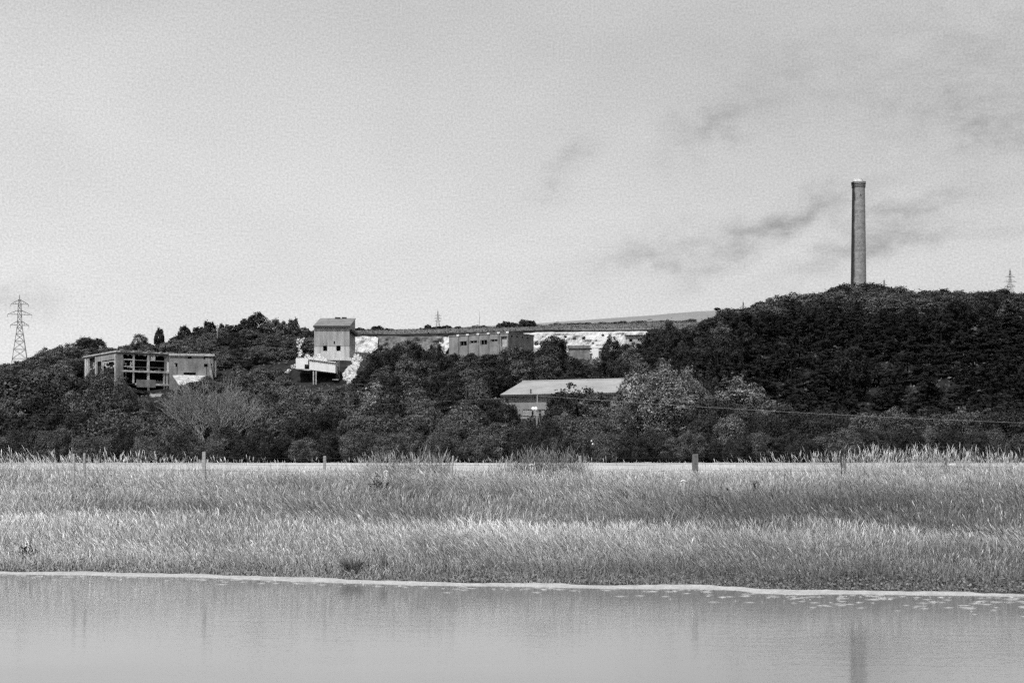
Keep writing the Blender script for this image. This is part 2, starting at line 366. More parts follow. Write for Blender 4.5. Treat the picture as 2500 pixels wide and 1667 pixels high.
def ground(px, D):
    """height of the land at photo column px and distance D (arrays)"""
    px = np.asarray(px, float); D = np.asarray(D, float)
    px, D = np.broadcast_arrays(px, D)
    z = np.zeros(px.shape)
    cols = np.stack([np.interp(px.ravel(), PX, SZ[i]) for i in range(len(SD))])      # stations x n
    d = D.ravel(); i = np.clip(np.searchsorted(SD, d) - 1, 0, len(SD) - 2); f = np.clip((d - SD[i]) / (SD[i + 1] - SD[i]), 0, 1)
    n = np.arange(len(d)); z = (cols[i, n] * (1 - f) + cols[i + 1, n] * f).reshape(px.shape)
    t = D - shore_d(px); k = np.interp(px, [-400, 400, 1000, 1500], [.45, .5, .8, 1.0])
    k = np.clip(k + .25 * vnoise(u_of(px) * D * .12, 0 * D, 13), .2, 1.15); tw = t + np.clip((t - 2) / 3, 0, 1) * np.clip((19 - t) / 4, 0, 1) * wander(u_of(px) * D); zb = np.interp(tw, BT, BZ) * k + np.interp(t, [0, 1.5, 2.2, 18, 20], [-.06 * 0, .07, .18, 2.42, 2.60]) * (1 - k)
    zb = zb + .07 * vnoise(u_of(px) * D * .5, D * .6, 3) * np.clip((t - 1.8) / 2, 0, 1)
    b = np.clip((D - 57) / 5, 0, 1)
    z = zb * (1 - b) + z * b
    x = u_of(px) * D
    z = z + np.clip((D - 240) / 60, 0, 1) * vnoise(x * .05, D * .05, 11) * .8
    return z
def gz(px, D): return float(ground(np.array([px]), np.array([D]))[0])
def gxy(x, y): return gz(1250 + x / y * F, y)
def sheet(name, pxs, Ds, m, dz=0.0, jitter=None):
    P, D = np.meshgrid(np.asarray(pxs, float), np.asarray(Ds, float))
    z = ground(P, D) + dz
    V = np.stack([u_of(P) * D, D, z], -1).reshape(-1, 3)
    nx, ny = P.shape[1], P.shape[0]
    a = (np.arange(ny - 1)[:, None] * nx + np.arange(nx - 1)[None]).ravel()
    Fc = np.stack([a, a + 1, a + nx + 1, a + nx], 1)
    o = link(name, np_mesh(name, V, Fc, smooth=True), m); o['kind'] = 'structure'
    return o
cols_f = np.concatenate([np.linspace(-3500, -400, 18), np.linspace(-350, 2850, 160), np.linspace(2900, 6000, 18)])
# river bank from the waterline up to the field (columns share the shoreline curve)
P = cols_f; sdv = shore_d(P)
tt = np.concatenate([[-1.5], np.linspace(0, 1, 36)])
Dg = np.stack([sdv + t * (60 - sdv) if t >= 0 else sdv + t for t in tt])
Pg = np.broadcast_to(P, Dg.shape); zg = ground(Pg, Dg); zg[0] -= .5
V = np.stack([u_of(Pg) * Dg, Dg, zg], -1).reshape(-1, 3); nx = len(P)
a = (np.arange(len(tt) - 1)[:, None] * nx + np.arange(nx - 1)[None]).ravel()
o = link('river_bank', np_mesh('river_bank', V, np.stack([a, a + 1, a + nx + 1, a + nx], 1), smooth=True), M['soil']); o['kind'] = 'structure'
# pale strip of dried scum and silt along the waterline
pxs = np.linspace(-1500, 4000, 900); sdd = shore_d(pxs); xs_ = u_of(pxs) * sdd
lo = sdd - .12 + .16 * vnoise(xs_ * 1.2, xs_ * 0, 8, 4); hi = sdd + .68 + .34 * vnoise(xs_ * .8, xs_ * 0, 9, 4) + .12 * vnoise(xs_ * 4, xs_ * 0, 10, 3) - .35 * np.clip((pxs - 1900) / 500, 0, 1)
fr = np.linspace(0, 1, 7); Dg = lo[None] + fr[:, None] * (hi - lo)[None]; Pg = np.broadcast_to(pxs, Dg.shape)
zz = ground(Pg, Dg) + .035; zz[0] = -.05; zz[1] = np.maximum(zz[1], .012); zz[-1] -= .06
V = np.stack([u_of(Pg) * Dg, Dg, zz], -1).reshape(-1, 3); nx = len(pxs)
a = (np.arange(6)[:, None] * nx + np.arange(nx - 1)[None]).ravel()
o = link('shore', np_mesh('shore', V, np.stack([a, a + 1, a + nx + 1, a + nx], 1), smooth=True), M['shore']); o['kind'] = 'structure'
sheet('field', cols_f, np.concatenate([[60], np.linspace(63, 200, 30)]), M['hayfield'])
sheet('hillside', cols_f, np.concatenate([np.linspace(200, 400, 22), np.linspace(404, 426, 9), np.linspace(432, 719, 34), [724]]), M['scrub'])
sheet('upland', cols_f, np.concatenate([np.linspace(724, 1000, 12), np.linspace(1040, 1300, 6)]), M['upland'])
sheet('hill', cols_f, np.concatenate([np.linspace(1300, 2400, 14), np.linspace(2500, 3000, 6), [4500, 9000]]), M['far_field'])
wb = MB(); wb.add([(-900, -40, 0), (900, -40, 0), (900, 70, 0), (-900, 70, 0)], [(0, 1, 2, 3)])
o = wb.build('river', M['water']); o['kind'] = 'structure'
nb = MB(); nb.add([(-900, -400, 1.8), (900, -400, 1.8), (900, 2, 1.8), (-900, 2, 1.8), (900, 7, -.6), (-900, 7, -.6)], [(0, 1, 2, 3), (3, 2, 4, 5)])
o = nb.build('near_bank', M['soil']); o['kind'] = 'structure'

# chalk quarry face: a ragged cliff with relief
def cliff(px0, px1, n, D, top, bot, name, seed, m, label=None):
    pp = np.linspace(px0, px1, n); k = 14; fr = np.linspace(0, 1, k)
    PP, FR = np.meshgrid(pp, fr)
    x = u_of(PP) * D + 0.0 * FR
    zt = z_of(top(pp) + 1.2 * vnoise(pp * .09, pp * 0, seed + 1, 4), D); zb_ = z_of(bot(pp), D)
    z = zb_[None] * (1 - FR) + zt[None] * FR
    dep = D + FR * 5.0 - 1.6 + 1.9 * vnoise(x * .22, z * .3, seed, 4) + 1.1 * vnoise(x * .8, z * .9, seed + 5, 3)
    dep[-1] += 8; 
    V = np.stack([x, dep, z], -1).reshape(-1, 3)
    a = (np.arange(k - 1)[:, None] * n + np.arange(n - 1)[None]).ravel()
    return link(name, np_mesh(name, V, np.stack([a, a + 1, a + n + 1, a + n], 1)), m)
c1 = cliff(1262, 1740, 220, 712, lambda p: np.interp(p, [1262, 1290, 1500, 1640, 1740], [812, 807, 805, 803, 803]), lambda p: np.interp(p, [1262, 1500, 1740], [884, 880, 868]), 'chalk_cliff', 21, M['chalk_face'])
tag(c1, kind='structure', label='long white chalk quarry face behind the derelict works')
for k_, (p0, p1, tt_, bb_, sd_, mm_) in enumerate([(846, 922, [819, 816, 818], [862, 880, 850], 33, 'chalk'), (918, 1080, [816, 817, 816], [880, 880, 880], 34, 'quarry_bench'), (1072, 1100, [819, 817, 818], [842, 866, 840], 35, 'chalk')]):
    c2 = cliff(p0, p1, int((p1 - p0) * .8), 711 + k_ * .7, lambda p: np.interp(p, [p0, (p0 + p1) / 2, p1], tt_), lambda p: np.interp(p, [p0, (p0 + p1) / 2, p1], bb_), 'chalk_cliff' if mm_ == 'chalk' else 'quarry_bench', sd_, M['chalk_weedy' if mm_ == 'chalk' else mm_])
    tag(c2, kind='structure', label=['broken chalk face just beyond the windowed tower', 'grey overgrown quarry bench between the broken chalk faces', 'narrow chalk face at the near end of the pilastered works block'][k_])

# ---------------------------------------------------------------- plants
def quads(C, N, size, aspect, rng, up=None):
    n = len(C); N = N / np.linalg.norm(N, axis=1, keepdims=True)
    t = rng.normal(size=(n, 3)) if up is None else up
    A = np.cross(N, t); A /= np.linalg.norm(A, axis=1, keepdims=True) + 1e-9; B = np.cross(N, A)
    s = size[:, None]
    V = np.stack([C - A * s, C - B * s * aspect * .55 + A * s * .1, C + A * s, C + B * s * aspect * .55 + A * s * .1], 1).reshape(-1, 3)
    return V, np.arange(4 * n).reshape(n, 4)
def crown_broad(seed, nclump, nleaf, leaf, low=.12, A=2.2, rc0=(.17, .36)):
    """crown in a unit volume (radius 1, height 1): many leaf faces on lumps spread through the crown; A is the usual height / radius"""
    r = np.random.default_rng(seed); Cs, Rs = [], []
    while len(Cs) < nclump:
        p = r.uniform(-1, 1, 3); q = np.linalg.norm(p)
        if q > 1 or q < .35: continue
        h = (p[2] + 1) / 2; z = low + (1 - low) * h
        prof = math.sqrt(max(0, 1 - (max(0, (h - .42) / .58)) ** 2.2)) * (.62 + .38 * min(1, h / .35))
        rc = r.uniform(*rc0) * (1 - .3 * h)
        sc = max(0, prof - rc * .6)
        d = math.hypot(p[0], p[1]) + 1e-6
        k = (.72 + .28 * r.random()) * sc / max(d, .35)
        Cs.append((p[0] * k, p[1] * k, min(z, 1 - rc * .75 / A * 1.3) * r.uniform(.9, 1.02))); Rs.append(rc)
    Cs = np.array(Cs); Rs = np.array(Rs); Cs[:, 2] = np.clip(Cs[:, 2], .04, 1 - Rs * .8 / A)
    wgt = Rs ** 2; wgt /= wgt.sum(); idx = r.choice(nclump, nleaf, p=wgt)
    d = r.normal(size=(nleaf, 3)); d[:, 2] += .45; d /= np.linalg.norm(d, axis=1, keepdims=True)
    rad = Rs[idx] * (r.uniform(.35, 1.0, nleaf) ** .3) * (1 + .30 * np.sin(d[:, 0] * 6 + idx) * np.sin(d[:, 1] * 7 + idx * 2) + .16 * np.sin(d[:, 2] * 9 + idx * 3))
    C = Cs[idx] * np.array([1, 1, A]) + d * rad[:, None] * np.array([1, 1, .82])
    sh = r.random(nleaf) < .06; stem = r.integers(0, 9, nleaf)
    ca = idx * 1.7 + stem * 2.4; up_ = np.stack([np.cos(ca) * .55, np.sin(ca) * .55, .8 + .2 * np.cos(stem * 1.0)], 1)
    C = np.where(sh[:, None], Cs[idx] * np.array([1, 1, A]) + up_ * (Rs[idx] * r.uniform(.7, 1.45, nleaf))[:, None] + r.normal(size=(nleaf, 3)) * .012, C)
    N = d * np.array([1, 1, 1.3]) + r.normal(size=(nleaf, 3)) * .34
    nf = int(nleaf * .34)                                  # foliage filling the body of the crown between the lumps
    d2 = r.normal(size=(nf, 3)); d2 /= np.linalg.norm(d2, axis=1, keepdims=True); q2 = r.uniform(.3, 1, nf) ** .35
    hz = (d2[:, 2] * q2 + 1) / 2; pr = np.sqrt(np.clip(1 - np.clip((hz - .42) / .58, 0, 1) ** 2.2, 0, 1)) * (.62 + .38 * np.minimum(1, hz / .35))
    th = np.arctan2(d2[:, 1], d2[:, 0]); wob = 1 + .16 * np.sin(th * 3 + seed) + .12 * np.sin(th * 5 + hz * 9 + seed * 2)
    rr = q2 * pr * .86 * wob; C2 = np.stack([np.cos(th) * rr, np.sin(th) * rr, (low + (.93 - low) * hz) * A], 1)
    C = np.concatenate([C, C2]); N = np.concatenate([N, d2 * np.array([1, 1, 1.1]) + r.normal(size=(nf, 3)) * .6]); idx = np.concatenate([idx, r.integers(0, nclump, nf)])
    V, Fc = quads(C, N, leaf * r.uniform(.5, 1.5, len(C)), 1.1, r)
    V[:, 2] = np.clip(V[:, 2] / A, .0, None)
    clt = r.uniform(.5, 1.75, nclump)
    tint = np.repeat(clt[idx] * r.uniform(.62, 1.45, len(C)), 4)
    return np_mesh('crown', V, Fc, tint)
def crown_conifer(seed, nleaf, leaf, levels=11):
    r = np.random.default_rng(seed); C, N, U = [], [], []
    boughs = []
    for L in range(levels):
        h = .08 + .90 * L / (levels - 1); rad = (1 - h) ** .75 * .98 + .06
        for b in range(max(4, int(11 * (1 - h) + 4))):
            boughs.append((h + r.uniform(-.035, .035), r.uniform(0, 6.283), rad * r.uniform(.62, 1.1)))
    boughs = np.array(boughs); w_ = boughs[:, 2] ** 1.4; w_ /= w_.sum(); i = r.choice(len(boughs), nleaf, p=w_)
    t = r.uniform(.12, 1, nleaf) ** .6; a = boughs[i, 1] + r.normal(size=nleaf) * .16 / (t + .25); rr = boughs[i, 2] * t
    z = boughs[i, 0] - .10 * t ** 1.6 * boughs[i, 2] + r.normal(size=nleaf) * .012 + .03 * (t > .9)
    C = np.stack([rr * np.cos(a), rr * np.sin(a), np.clip(z, .01, 1.0)], 1)
    N = np.stack([np.cos(a) * .5, np.sin(a) * .5, np.full(nleaf, .9)], 1) + r.normal(size=(nleaf, 3)) * .38
    C[:, 2] *= 2.4; V, Fc = quads(C, N, leaf * r.uniform(.6, 1.5, nleaf), .8, r); V[:, 2] /= 2.4
    return np_mesh('crown', V, Fc, np.repeat(r.uniform(.6, 1.5, nleaf), 4))
def trunk_mesh(seed, h0=.55, multi=3, r0=.045):
    rnd = random.Random(seed); mb = MB()
    for k in range(multi):
        a = rnd.uniform(0, 6.28); sp = rnd.uniform(.05, .2) if multi > 1 else .0
        b = (math.cos(a) * sp * .3, math.sin(a) * sp * .3)
        top = (b[0] + math.cos(a) * sp * 2, b[1] + math.sin(a) * sp * 2, h0 * rnd.uniform(.8, 1.1))
        mid = ((b[0] + top[0]) / 2 + rnd.uniform(-.03, .03), (b[1] + top[1]) / 2, top[2] * .5)
        mb.tube([(b[0], b[1], -.04), mid, top], [r0 / multi ** .5, r0 * .75 / multi ** .5, r0 * .35 / multi ** .5], 6)
        for q in range(3):
            aa = a + rnd.uniform(-1.5, 1.5) + q * 2; L = rnd.uniform(.3, .55)
            mb.tube([mid if q else top, (mid[0] + math.cos(aa) * L * .6, mid[1] + math.sin(aa) * L * .6, mid[2] + L * .35), (mid[0] + math.cos(aa) * L, mid[1] + math.sin(aa) * L, mid[2] + L * .5)],
                    [r0 * .35, r0 * .22, r0 * .1], 5)
    me = bpy.data.meshes.new('trunk'); me.from_pydata(mb.v, [], mb.f); me.update(); return me
PROTO = {}
def proto(key, crowns, trunks): PROTO[key] = [(c, t) for c, t in zip(crowns, trunks)]
def mk(key, cs, ts):
    for c in cs: c.materials.append(M['leaf_mid'])
    for t in ts: t.materials.append(M['bark_dark' if key in ('conifer', 'far') else 'bark'])
    proto(key, cs, ts)
mk('near', [crown_broad(100 + i, 54 + 5 * i, 22000, .027, .03, 1.9) for i in range(5)], [trunk_mesh(i, .5, 3) for i in range(5)])
mk('airy', [crown_broad(140 + i, 34, 9000, .034, .10, 2.2) for i in range(2)], [trunk_mesh(20 + i, .6, 3, .05) for i in range(2)])
mk('big', [crown_broad(160 + i, 95, 34000, .021, .06, 2.4, (.13, .27)) for i in range(2)], [trunk_mesh(31 + i, .8, 6, .06) for i in range(2)])
mk('mid', [crown_broad(180 + i, 46, 13000, .037, .04, 2.6) for i in range(4)], [trunk_mesh(40 + i, .5, 2) for i in range(4)])
mk('far', [crown_broad(200 + i, 30, 8000, .046, .02, 2.0, (.2, .42)) for i in range(5)], [trunk_mesh(50 + i, .5, 2) for i in range(5)])
mk('conifer', [crown_conifer(220 + i, 9000, .043) for i in range(4)], [trunk_mesh(60 + i, .85, 1, .05) for i in range(4)])
mk('round', [crown_broad(240 + i, 26, 4200, .075, .22, 2.2) for i in range(3)], [trunk_mesh(70 + i, .5, 1, .07) for i in range(3)])
TR = random.Random(77)
NAMEOF = {'near': ('bush', 'bush'), 'airy': ('bush', 'bush'), 'big': ('broadleaf_tree', 'tree'), 'mid': ('broadleaf_tree', 'tree'),
          'far': ('hillside_tree', 'tree'), 'conifer': ('conifer', 'conifer'), 'round': ('round_tree', 'tree')}
NTREES = [0]
def tree(px, top, hw, D, key, m, label, group=None, name=None, variant=None, sink=.15, H=None):
    """a tree standing on the land at column px, distance D; its top reaches photo row top and it is 2*hw columns wide"""
    zb = gz(px, D); Ht = (z_of(top, D) - zb) if H is None else H
    if Ht < .8: return None
    c, t = PROTO[key][TR.randrange(len(PROTO[key])) if variant is None else variant]
    nm, cat = NAMEOF[key]
    root = thing(name or nm, label, cat, (u_of(px) * D, D, zb - sink), TR.uniform(0, 6.283), group)
    R = hw / F * D; root.scale = (R, R, Ht + sink)
    for nme, me, mm in (('trunk', t, None), ('crown', c, m)):
        o = bpy.data.objects.new(nme, me); COL.objects.link(o); o.parent = root
        if mm is not None:
            o.material_slots[0].link = 'OBJECT'; o.material_slots[0].material = M[mm]
    NTREES[0] += 1
    return root

# ================================================================ BUILDINGS
# ---- derelict open-framed works on the hillside
fa = Fac(284, 400, 35, 16.0)
A = thing('derelict_building', 'roofed concrete frame ruin with open black storeys above the pale twiggy bush', 'building', fa.loc, R_(35))
sz, zz_ = fa.s, fa.z
W1 = sz(413); LB = fa.left(204.5)
ztop = fa.z(284, 859)
zs1 = fa.z(362, 906); zs2 = fa.z(395, 938); zs3 = 0.6
dk = M['interior_shade']
rf = MB().box((-.18, -.2, ztop), (W1 + .2, LB + .3, ztop + .36)); rf.build('roof', M['concrete_pale'], A)
lin = MB(); lin.box((0, .15, ztop - .55), (W1, .6, ztop)); lin.box((.15, .6, ztop - .5), (.6, LB, ztop)); lin.build('lintel', M['concrete_dark'], A)
# floors
for zf, s0 in ((zs1, fa.s(300)), (zs2, fa.s(330))):
    MB().box((s0, -.25, zf - .42), (W1 + .2, .55, zf + .12)).build('floor_edge', M['concrete_pale'], A)
    MB().box((.4, .55, zf - .25), (W1, LB - .4, zf)).build('floor_slab', dk, A)
# walls closing the back, far side
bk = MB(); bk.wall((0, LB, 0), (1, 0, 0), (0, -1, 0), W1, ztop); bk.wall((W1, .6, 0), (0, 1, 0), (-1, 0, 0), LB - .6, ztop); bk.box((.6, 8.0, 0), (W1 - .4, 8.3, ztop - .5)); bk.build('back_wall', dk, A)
# solid end panel and columns on the open front
MB().box((fa.s(286), 0, zs1 - 4), (fa.s(301), .35, ztop - .55)).build('wall_panel', M['concrete'], A)
MB().box((fa.s(402), 0, zs1 + .12), (fa.s(411), .35, ztop - .55)).build('wall_panel', M['concrete'], A)
def colm(p, z0, z1, wd=.55, m='concrete_pale', t0=-.05):
    s0 = fa.s(p); MB().box((s0 - wd / 2, t0, z0), (s0 + wd / 2, t0 + wd, z1)).build('column', M[m], A)
colm(326, zs2 + .12, zs1 - .42, .42); colm(326.5, zs1 + .12, ztop - .56, .45)
for z0, z1 in ((0, zs2 - .42), (zs2 + .12, zs1 - .42), (zs1 + .12, ztop - .56)): colm(362.5, z0, z1, .6)
for z0, z1 in ((0, zs2 - .42), (zs2 + .12, zs1 - .42)): colm(401, z0, z1, .45); colm(408, z0, z1, .6)
colm(410, zs1 + .12, zs1 + 2.8, .5, 'limewash', -.12)
z_r1 = fa.z(350, 879.5); z_r2 = fa.z(350, 896)
ra = MB(); ra.box((fa.s(302), .05, z_r1 - .12), (fa.s(401), .22, z_r1 + .12)); ra.box((fa.s(326), .05, z_r2 - .08), (fa.s(401), .2, z_r2 + .05)); ra.build('rail', M['concrete'], A)
MB().box((fa.s(302), -.02, z_r1 - .1), (fa.s(330), .25, z_r1 + .25)).build('beam', M['concrete_pale'], A)
# broken glazing blocks under that beam
gb = MB(); rr = random.Random(4)
for i in range(6):
    for j in range(4):
        if rr.random() < .62:
            a0 = fa.s(302.5 + i * 4); b0 = fa.s(302.5 + i * 4 + rr.uniform(1.2, 4)); c0 = z_r1 - .2 - (j + 1) * .52
            gb.box((a0, .06, c0), (b0, .2, c0 + rr.uniform(.12, .42)))
gb.box((fa.s(302), .03, fa.z(315, 895)), (fa.s(326), .25, fa.z(315, 893))); gb.build('broken_glazing', M['concrete_pale'], A)
MB().box((fa.s(368), -.05, fa.z(373, 881)), (fa.s(379), .2, ztop - .5)).build('hanging_panel', M['concrete_pale'], A)
MB().box((fa.s(333), -.3, fa.z(357, 945.5)), (fa.s(379), 0, fa.z(357, 927))).build('parapet_panel', M['concrete'], A)
# side facade (along the local y axis)
LS = fa.left(207); Lm = fa.left
sw = MB(); sw.box((0, .1, zs1 - 3), (.4, .7, ztop - .5)); sw.build('corner_pier', M['concrete'], A)
for p, m_, wd in ((208.5, 'limewash', .5), (215, 'concrete_pale', .5), (233.5, 'concrete_pale', .55), (249, 'concrete_pale', .5), (281, 'concrete_pale', .5)):
    y0 = Lm(p); MB().box((-.1, y0 - wd / 2, zs1 - 5), (.5, y0 + wd / 2, ztop - .5)).build('column', M[m_], A)
pn = MB(); y0, y1 = Lm(279), Lm(235); zp0 = fa.zl(258, 880)
k = 34
for i in range(k):   # corrugated cladding
    ya, yb = y0 + (y1 - y0) * i / k, y0 + (y1 - y0) * (i + 1) / k
    pn.box((-.02 - .07 * (i % 2), ya, zp0), (.12, yb, ztop - .52))
pn.build('cladding_panel', M['sheet'], A)
br_ = MB()
for i in range(26):
    y0 = Lm(rr.uniform(250, 280)); z0 = fa.zl(265, rr.uniform(884, 900)); s_ = rr.uniform(.2, .9)
    br_.box((rr.uniform(.0, .05), y0 - s_ / 2, z0 - .18), (rr.uniform(.2, .3), y0 + s_ / 2, z0 + .18))
for i in range(16):
    y0 = Lm(rr.uniform(211, 231)); z0 = fa.zl(222, rr.uniform(886, 903)); s_ = rr.uniform(.2, .8)
    br_.box((rr.uniform(.0, .05), y0 - s_ / 2, z0 - .2), (rr.uniform(.2, .3), y0 + s_ / 2, z0 + .2))
br_.box((.02, Lm(280), fa.zl(265, 884)), (.2, Lm(250), fa.zl(265, 881.5)))
br_.build('broken_glazing', M['concrete_pale'], A)
for k in range(7):
    p = fa.s(304 + k * 15 + rr.uniform(-4, 4)); mb_ = MB(); L_ = rr.uniform(.5, 1.6); mb_.add([(p, -.1, ztop - .5), (p + L_, -.12, ztop - .52), (p + L_ * .7, -.1, ztop - .5 - rr.uniform(.3, .9)), (p, .1, ztop - .5), (p + L_, .1, ztop - .5), (p + L_ * .7, .1, ztop - 1.0)], [(0, 2, 1), (3, 4, 5), (0, 3, 5, 2), (1, 2, 5, 4)]); mb_.build('broken_slab_edge', M['concrete_dark'], A)
for z_f, pxs_ in ((zs1 + .12, (330, 345, 352, 372, 384, 392)), (zs2 + .12, (384, 390, 396))):
    for p in pxs_:
        x_ = fa.s(p); h_ = rr.uniform(.4, 1.3); mb_ = MB(); mb_.hexa([(x_ - .5, .9, z_f), (x_ + .6, .8, z_f), (x_ + .5, 1.8, z_f), (x_ - .4, 1.7, z_f), (x_ - .2, 1.1, z_f + h_), (x_ + .2, 1.0, z_f + h_ * .7), (x_ + .2, 1.4, z_f + h_ * .8), (x_ - .1, 1.5, z_f + h_)]); mb_.build('rubble', M['concrete_dark'], A)
for k in range(11):
    x_ = rr.uniform(0, W1); L_ = rr.uniform(.4, 1.8); mb_ = MB(); mb_.hexa([(x_, -.4, ztop + .40), (x_ + L_, -.4, ztop + .40), (x_ + L_, .6, ztop + .40), (x_, .6, ztop + .40), (x_ + .1, -.35, ztop + .45 + rr.uniform(.05, .35)), (x_ + L_ * .8, -.35, ztop + .45 + rr.uniform(.02, .2)), (x_ + L_ * .8, .5, ztop + .55), (x_ + .1, .5, ztop + .55)]); mb_.build('roof_debris', M['concrete'], A)
bk2 = MB().box((.7, 4, 0), (.95, LB, ztop - .5)); bk2.build('dark_backing', dk, A)  # dark sheet behind the side openings, coloured for the shade inside

# ---- annexe of the ruin: blind wall with small holes
fb = Fac(413, 406.5, 12, 16.0)
B = thing('annexe_building', 'blind grey concrete block with small black holes adjoining the open frame ruin', 'building', fb.loc, R_(12))
WB = fb.s(521); zt = fb.z(413, 868)
H_ = fb.hole
holes = [H_(427, 433, 868.5, 871), H_(458, 468, 869, 876), H_(498, 509, 868.5, 873), H_(497, 501, 873, 877), H_(426, 434, 886, 889), H_(428.5, 433, 889, 895), H_(498, 507, 888, 896), H_(511, 516, 869, 874), H_(514, 518, 888, 892), H_(448, 478, 909, 915)]
wl = MB().wall((0, 0, 0), (1, 0, 0), (0, 1, 0), WB, zt, [(a, b, max(c, .1), min(d, zt - .15)) for a, b, c, d in holes], .45)
wl.wall((0, .45, 0), (0, 1, 0), (1, 0, 0), 12, zt, (), .4); wl.wall((WB, .45, 0), (0, 1, 0), (-1, 0, 0), 12, zt, (), .4); wl.wall((0, 12.5, 0), (1, 0, 0), (0, -1, 0), WB, zt)
wl.build('wall', M['concrete'], B)
MB().box((.5, 1.2, .2), (WB - .5, 1.4, zt - .1)).build('dark_backing', dk, B)  # dark sheet behind the holes, the shade inside put into its colour
MB().box((-.1, -.35, zt), (WB + .3, 12.7, zt + .62)).build('roof', M['concrete_pale'], B)
for p_ in (431.5, 503.5): MB().box((fb.s(p_), -.05, fb.z(p_, 914)), (fb.s(p_ + 1.5), .02, fb.z(p_, 895))).build('downpipe', M['dark_steel'], B)
bt = MB(); s0 = fb.s(508); bt.add([(s0, -.02, fb.z(508, 878)), (s0 + .7, -1.2, fb.z(515, 930)), (s0 + 1.5, -1.2, fb.z(515, 930)), (s0 + .5, -.02, fb.z(508, 876)), (s0, .3, fb.z(508, 878)), (s0 + .7, .3, fb.z(515, 930)), (s0 + 1.5, .3, fb.z(515, 930)), (s0 + .5, .3, fb.z(508, 876))],
        [(0, 1, 2, 3), (4, 7, 6, 5), (0, 3, 7, 4), (3, 2, 6, 7), (0, 4, 5, 1), (1, 5, 6, 2)]); bt.build('buttress', M['concrete'], B)
MB().box((fb.s(524), 1, fb.z(525, 920)), (fb.s(528), 1.6, fb.z(525, 880))).build('pier', M['limewash'], B)
# lean-to roof under it
t0 = -6.0; s0, s1, sA, sB = fb.s(421), fb.s(503), fb.s(437, t0), fb.s(512, t0); za, zb_ = fb.z(460, 916), fb.z(460, 939, t0)
ln = MB(); rl_ = random.Random(12); na, nb_ = 16, 7
def lp(i, j, dz): f, g = i / na, j / nb_; return (s0 * (1 - f) * (1 - g) + s1 * f * (1 - g) + sA * (1 - f) * g + sB * f * g, -.06 * (1 - g) + t0 * g, za * (1 - g) + zb_ * g + dz)
for i in range(na):
    for j in range(nb_):            # broken slab roof: ragged towards its lower edge
        if j >= nb_ - 2 and rl_.random() < .20 + .25 * (j - nb_ + 2) + .45 * (i > 10): continue
        h_ = [rl_.uniform(-.05, .05) for _ in range(4)]
        ln.hexa([lp(i, j, -.3), lp(i + 1, j, -.3), lp(i + 1, j + 1, -.3), lp(i, j + 1, -.3), lp(i, j, h_[0]), lp(i + 1, j, h_[1]), lp(i + 1, j + 1, h_[2]), lp(i, j + 1, h_[3])])
ln.build('lean_to_roof', M['concrete_pale'], B)
lw = MB(); lw.add([(fb.s(413), -.08, 0), (sA + .3, t0 + .3, 0), (sA + .3, t0 + .3, zb_ - .3), (s0 + .2, -.08, za - .3), (fb.s(413), -.08, fb.z(413, 912))], [(0, 1, 2, 3, 4)]); lw.wall((sA + .3, t0 + .3, 0), (1, 0, 0), (0, 1, 0), sB - sA, zb_ - .35); lw.build('lean_to_wall', M['concrete_dark'], B)
rw = MB(); p0 = pt(369, 1000, 385); z0 = gz(384, 385)
rw.hexa([(u_of(368) * 388, 386, z0 - 1), (u_of(392) * 388, 386, z0 - 1), (u_of(399) * 392, 392, z0 - 1), (u_of(368) * 392, 392, z0 - 1),
         (u_of(371) * 388, 386.8, z_of(962, 387)), (u_of(399) * 388, 386.8, z_of(961, 387)), (u_of(399) * 392, 391, z_of(961, 391)), (u_of(371) * 392, 391, z_of(962, 391))])
tag(rw.build('retaining_wall', M['asbestos']), 'pale sloping wall showing between the bushes under the open frame ruin', 'wall')

# ---- crusher tower
ft = Fac(767, 430, 0, z_of(880, 430)); zb = ft.zb
T = thing('tower_building', 'tall windowed tower with a slanting roof standing over the white gantry', 'tower', ft.loc, 0)
WT = ft.s(853); DT = 15.5; zE = ft.z(800, 796); zR = z_of(778.5, 445) - zb; zs_ = zE
hol = [H for H in (ft.hole(788.6, 798.8, 844, 856.6), ft.hole(821, 831.6, 844, 856.6), ft.hole(814.6, 817.6, 833, 840), ft.hole(788.6, 790, 838.4, 841))]
tw = MB().wall((0, 0, -3), (1, 0, 0), (0, 1, 0), WT, zE + 3, [(a, b, c + 3, d + 3) for a, b, c, d in hol], .4)
tw.wall((0, .4, -3), (0, 1, 0), (1, 0, 0), DT - .4, zE + 3, (), .4); tw.wall((0, DT, -3), (1, 0, 0), (0, -1, 0), WT, zR + 3, (), -.4)
tw.wall((WT, .4, -3), (0, 1, 0), (-1, 0, 0), DT - .4, zE + 3, [(2.6, 3.2, zE - 3.6 + 3, zE - .8 + 3)], .4)
for x in (0, WT): # triangular gable walls
    x1 = x + (.4 if x == 0 else -.4)
    tw.add([(x, 0, zE), (x, DT, zE), (x, DT, zR), (x1, 0, zE), (x1, DT, zE), (x1, DT, zR)], [(0, 1, 2), (5, 4, 3), (0, 2, 5, 3)])
tw.build('wall', M['tower'], T)
MB().box((.6, 2.2, -2), (WT - .6, 2.4, zE - .2)).build('dark_backing', M['interior_shade'], T)  # dark sheet that makes the window openings read as shaded
pl_ = MB().hexa([(WT - 6.2, -1.4, -3), (WT + 1.4, -1.4, -3), (WT + 1.4, 3, -3), (WT - 6.2, 3, -3), (WT - 5.6, -.06, .7), (WT + .5, -.06, .9), (WT + .5, 3, .9), (WT - 5.6, 3, .7)]); pl_.build('plinth', M['concrete_pale'], T)
sl = (zR - zE) / DT
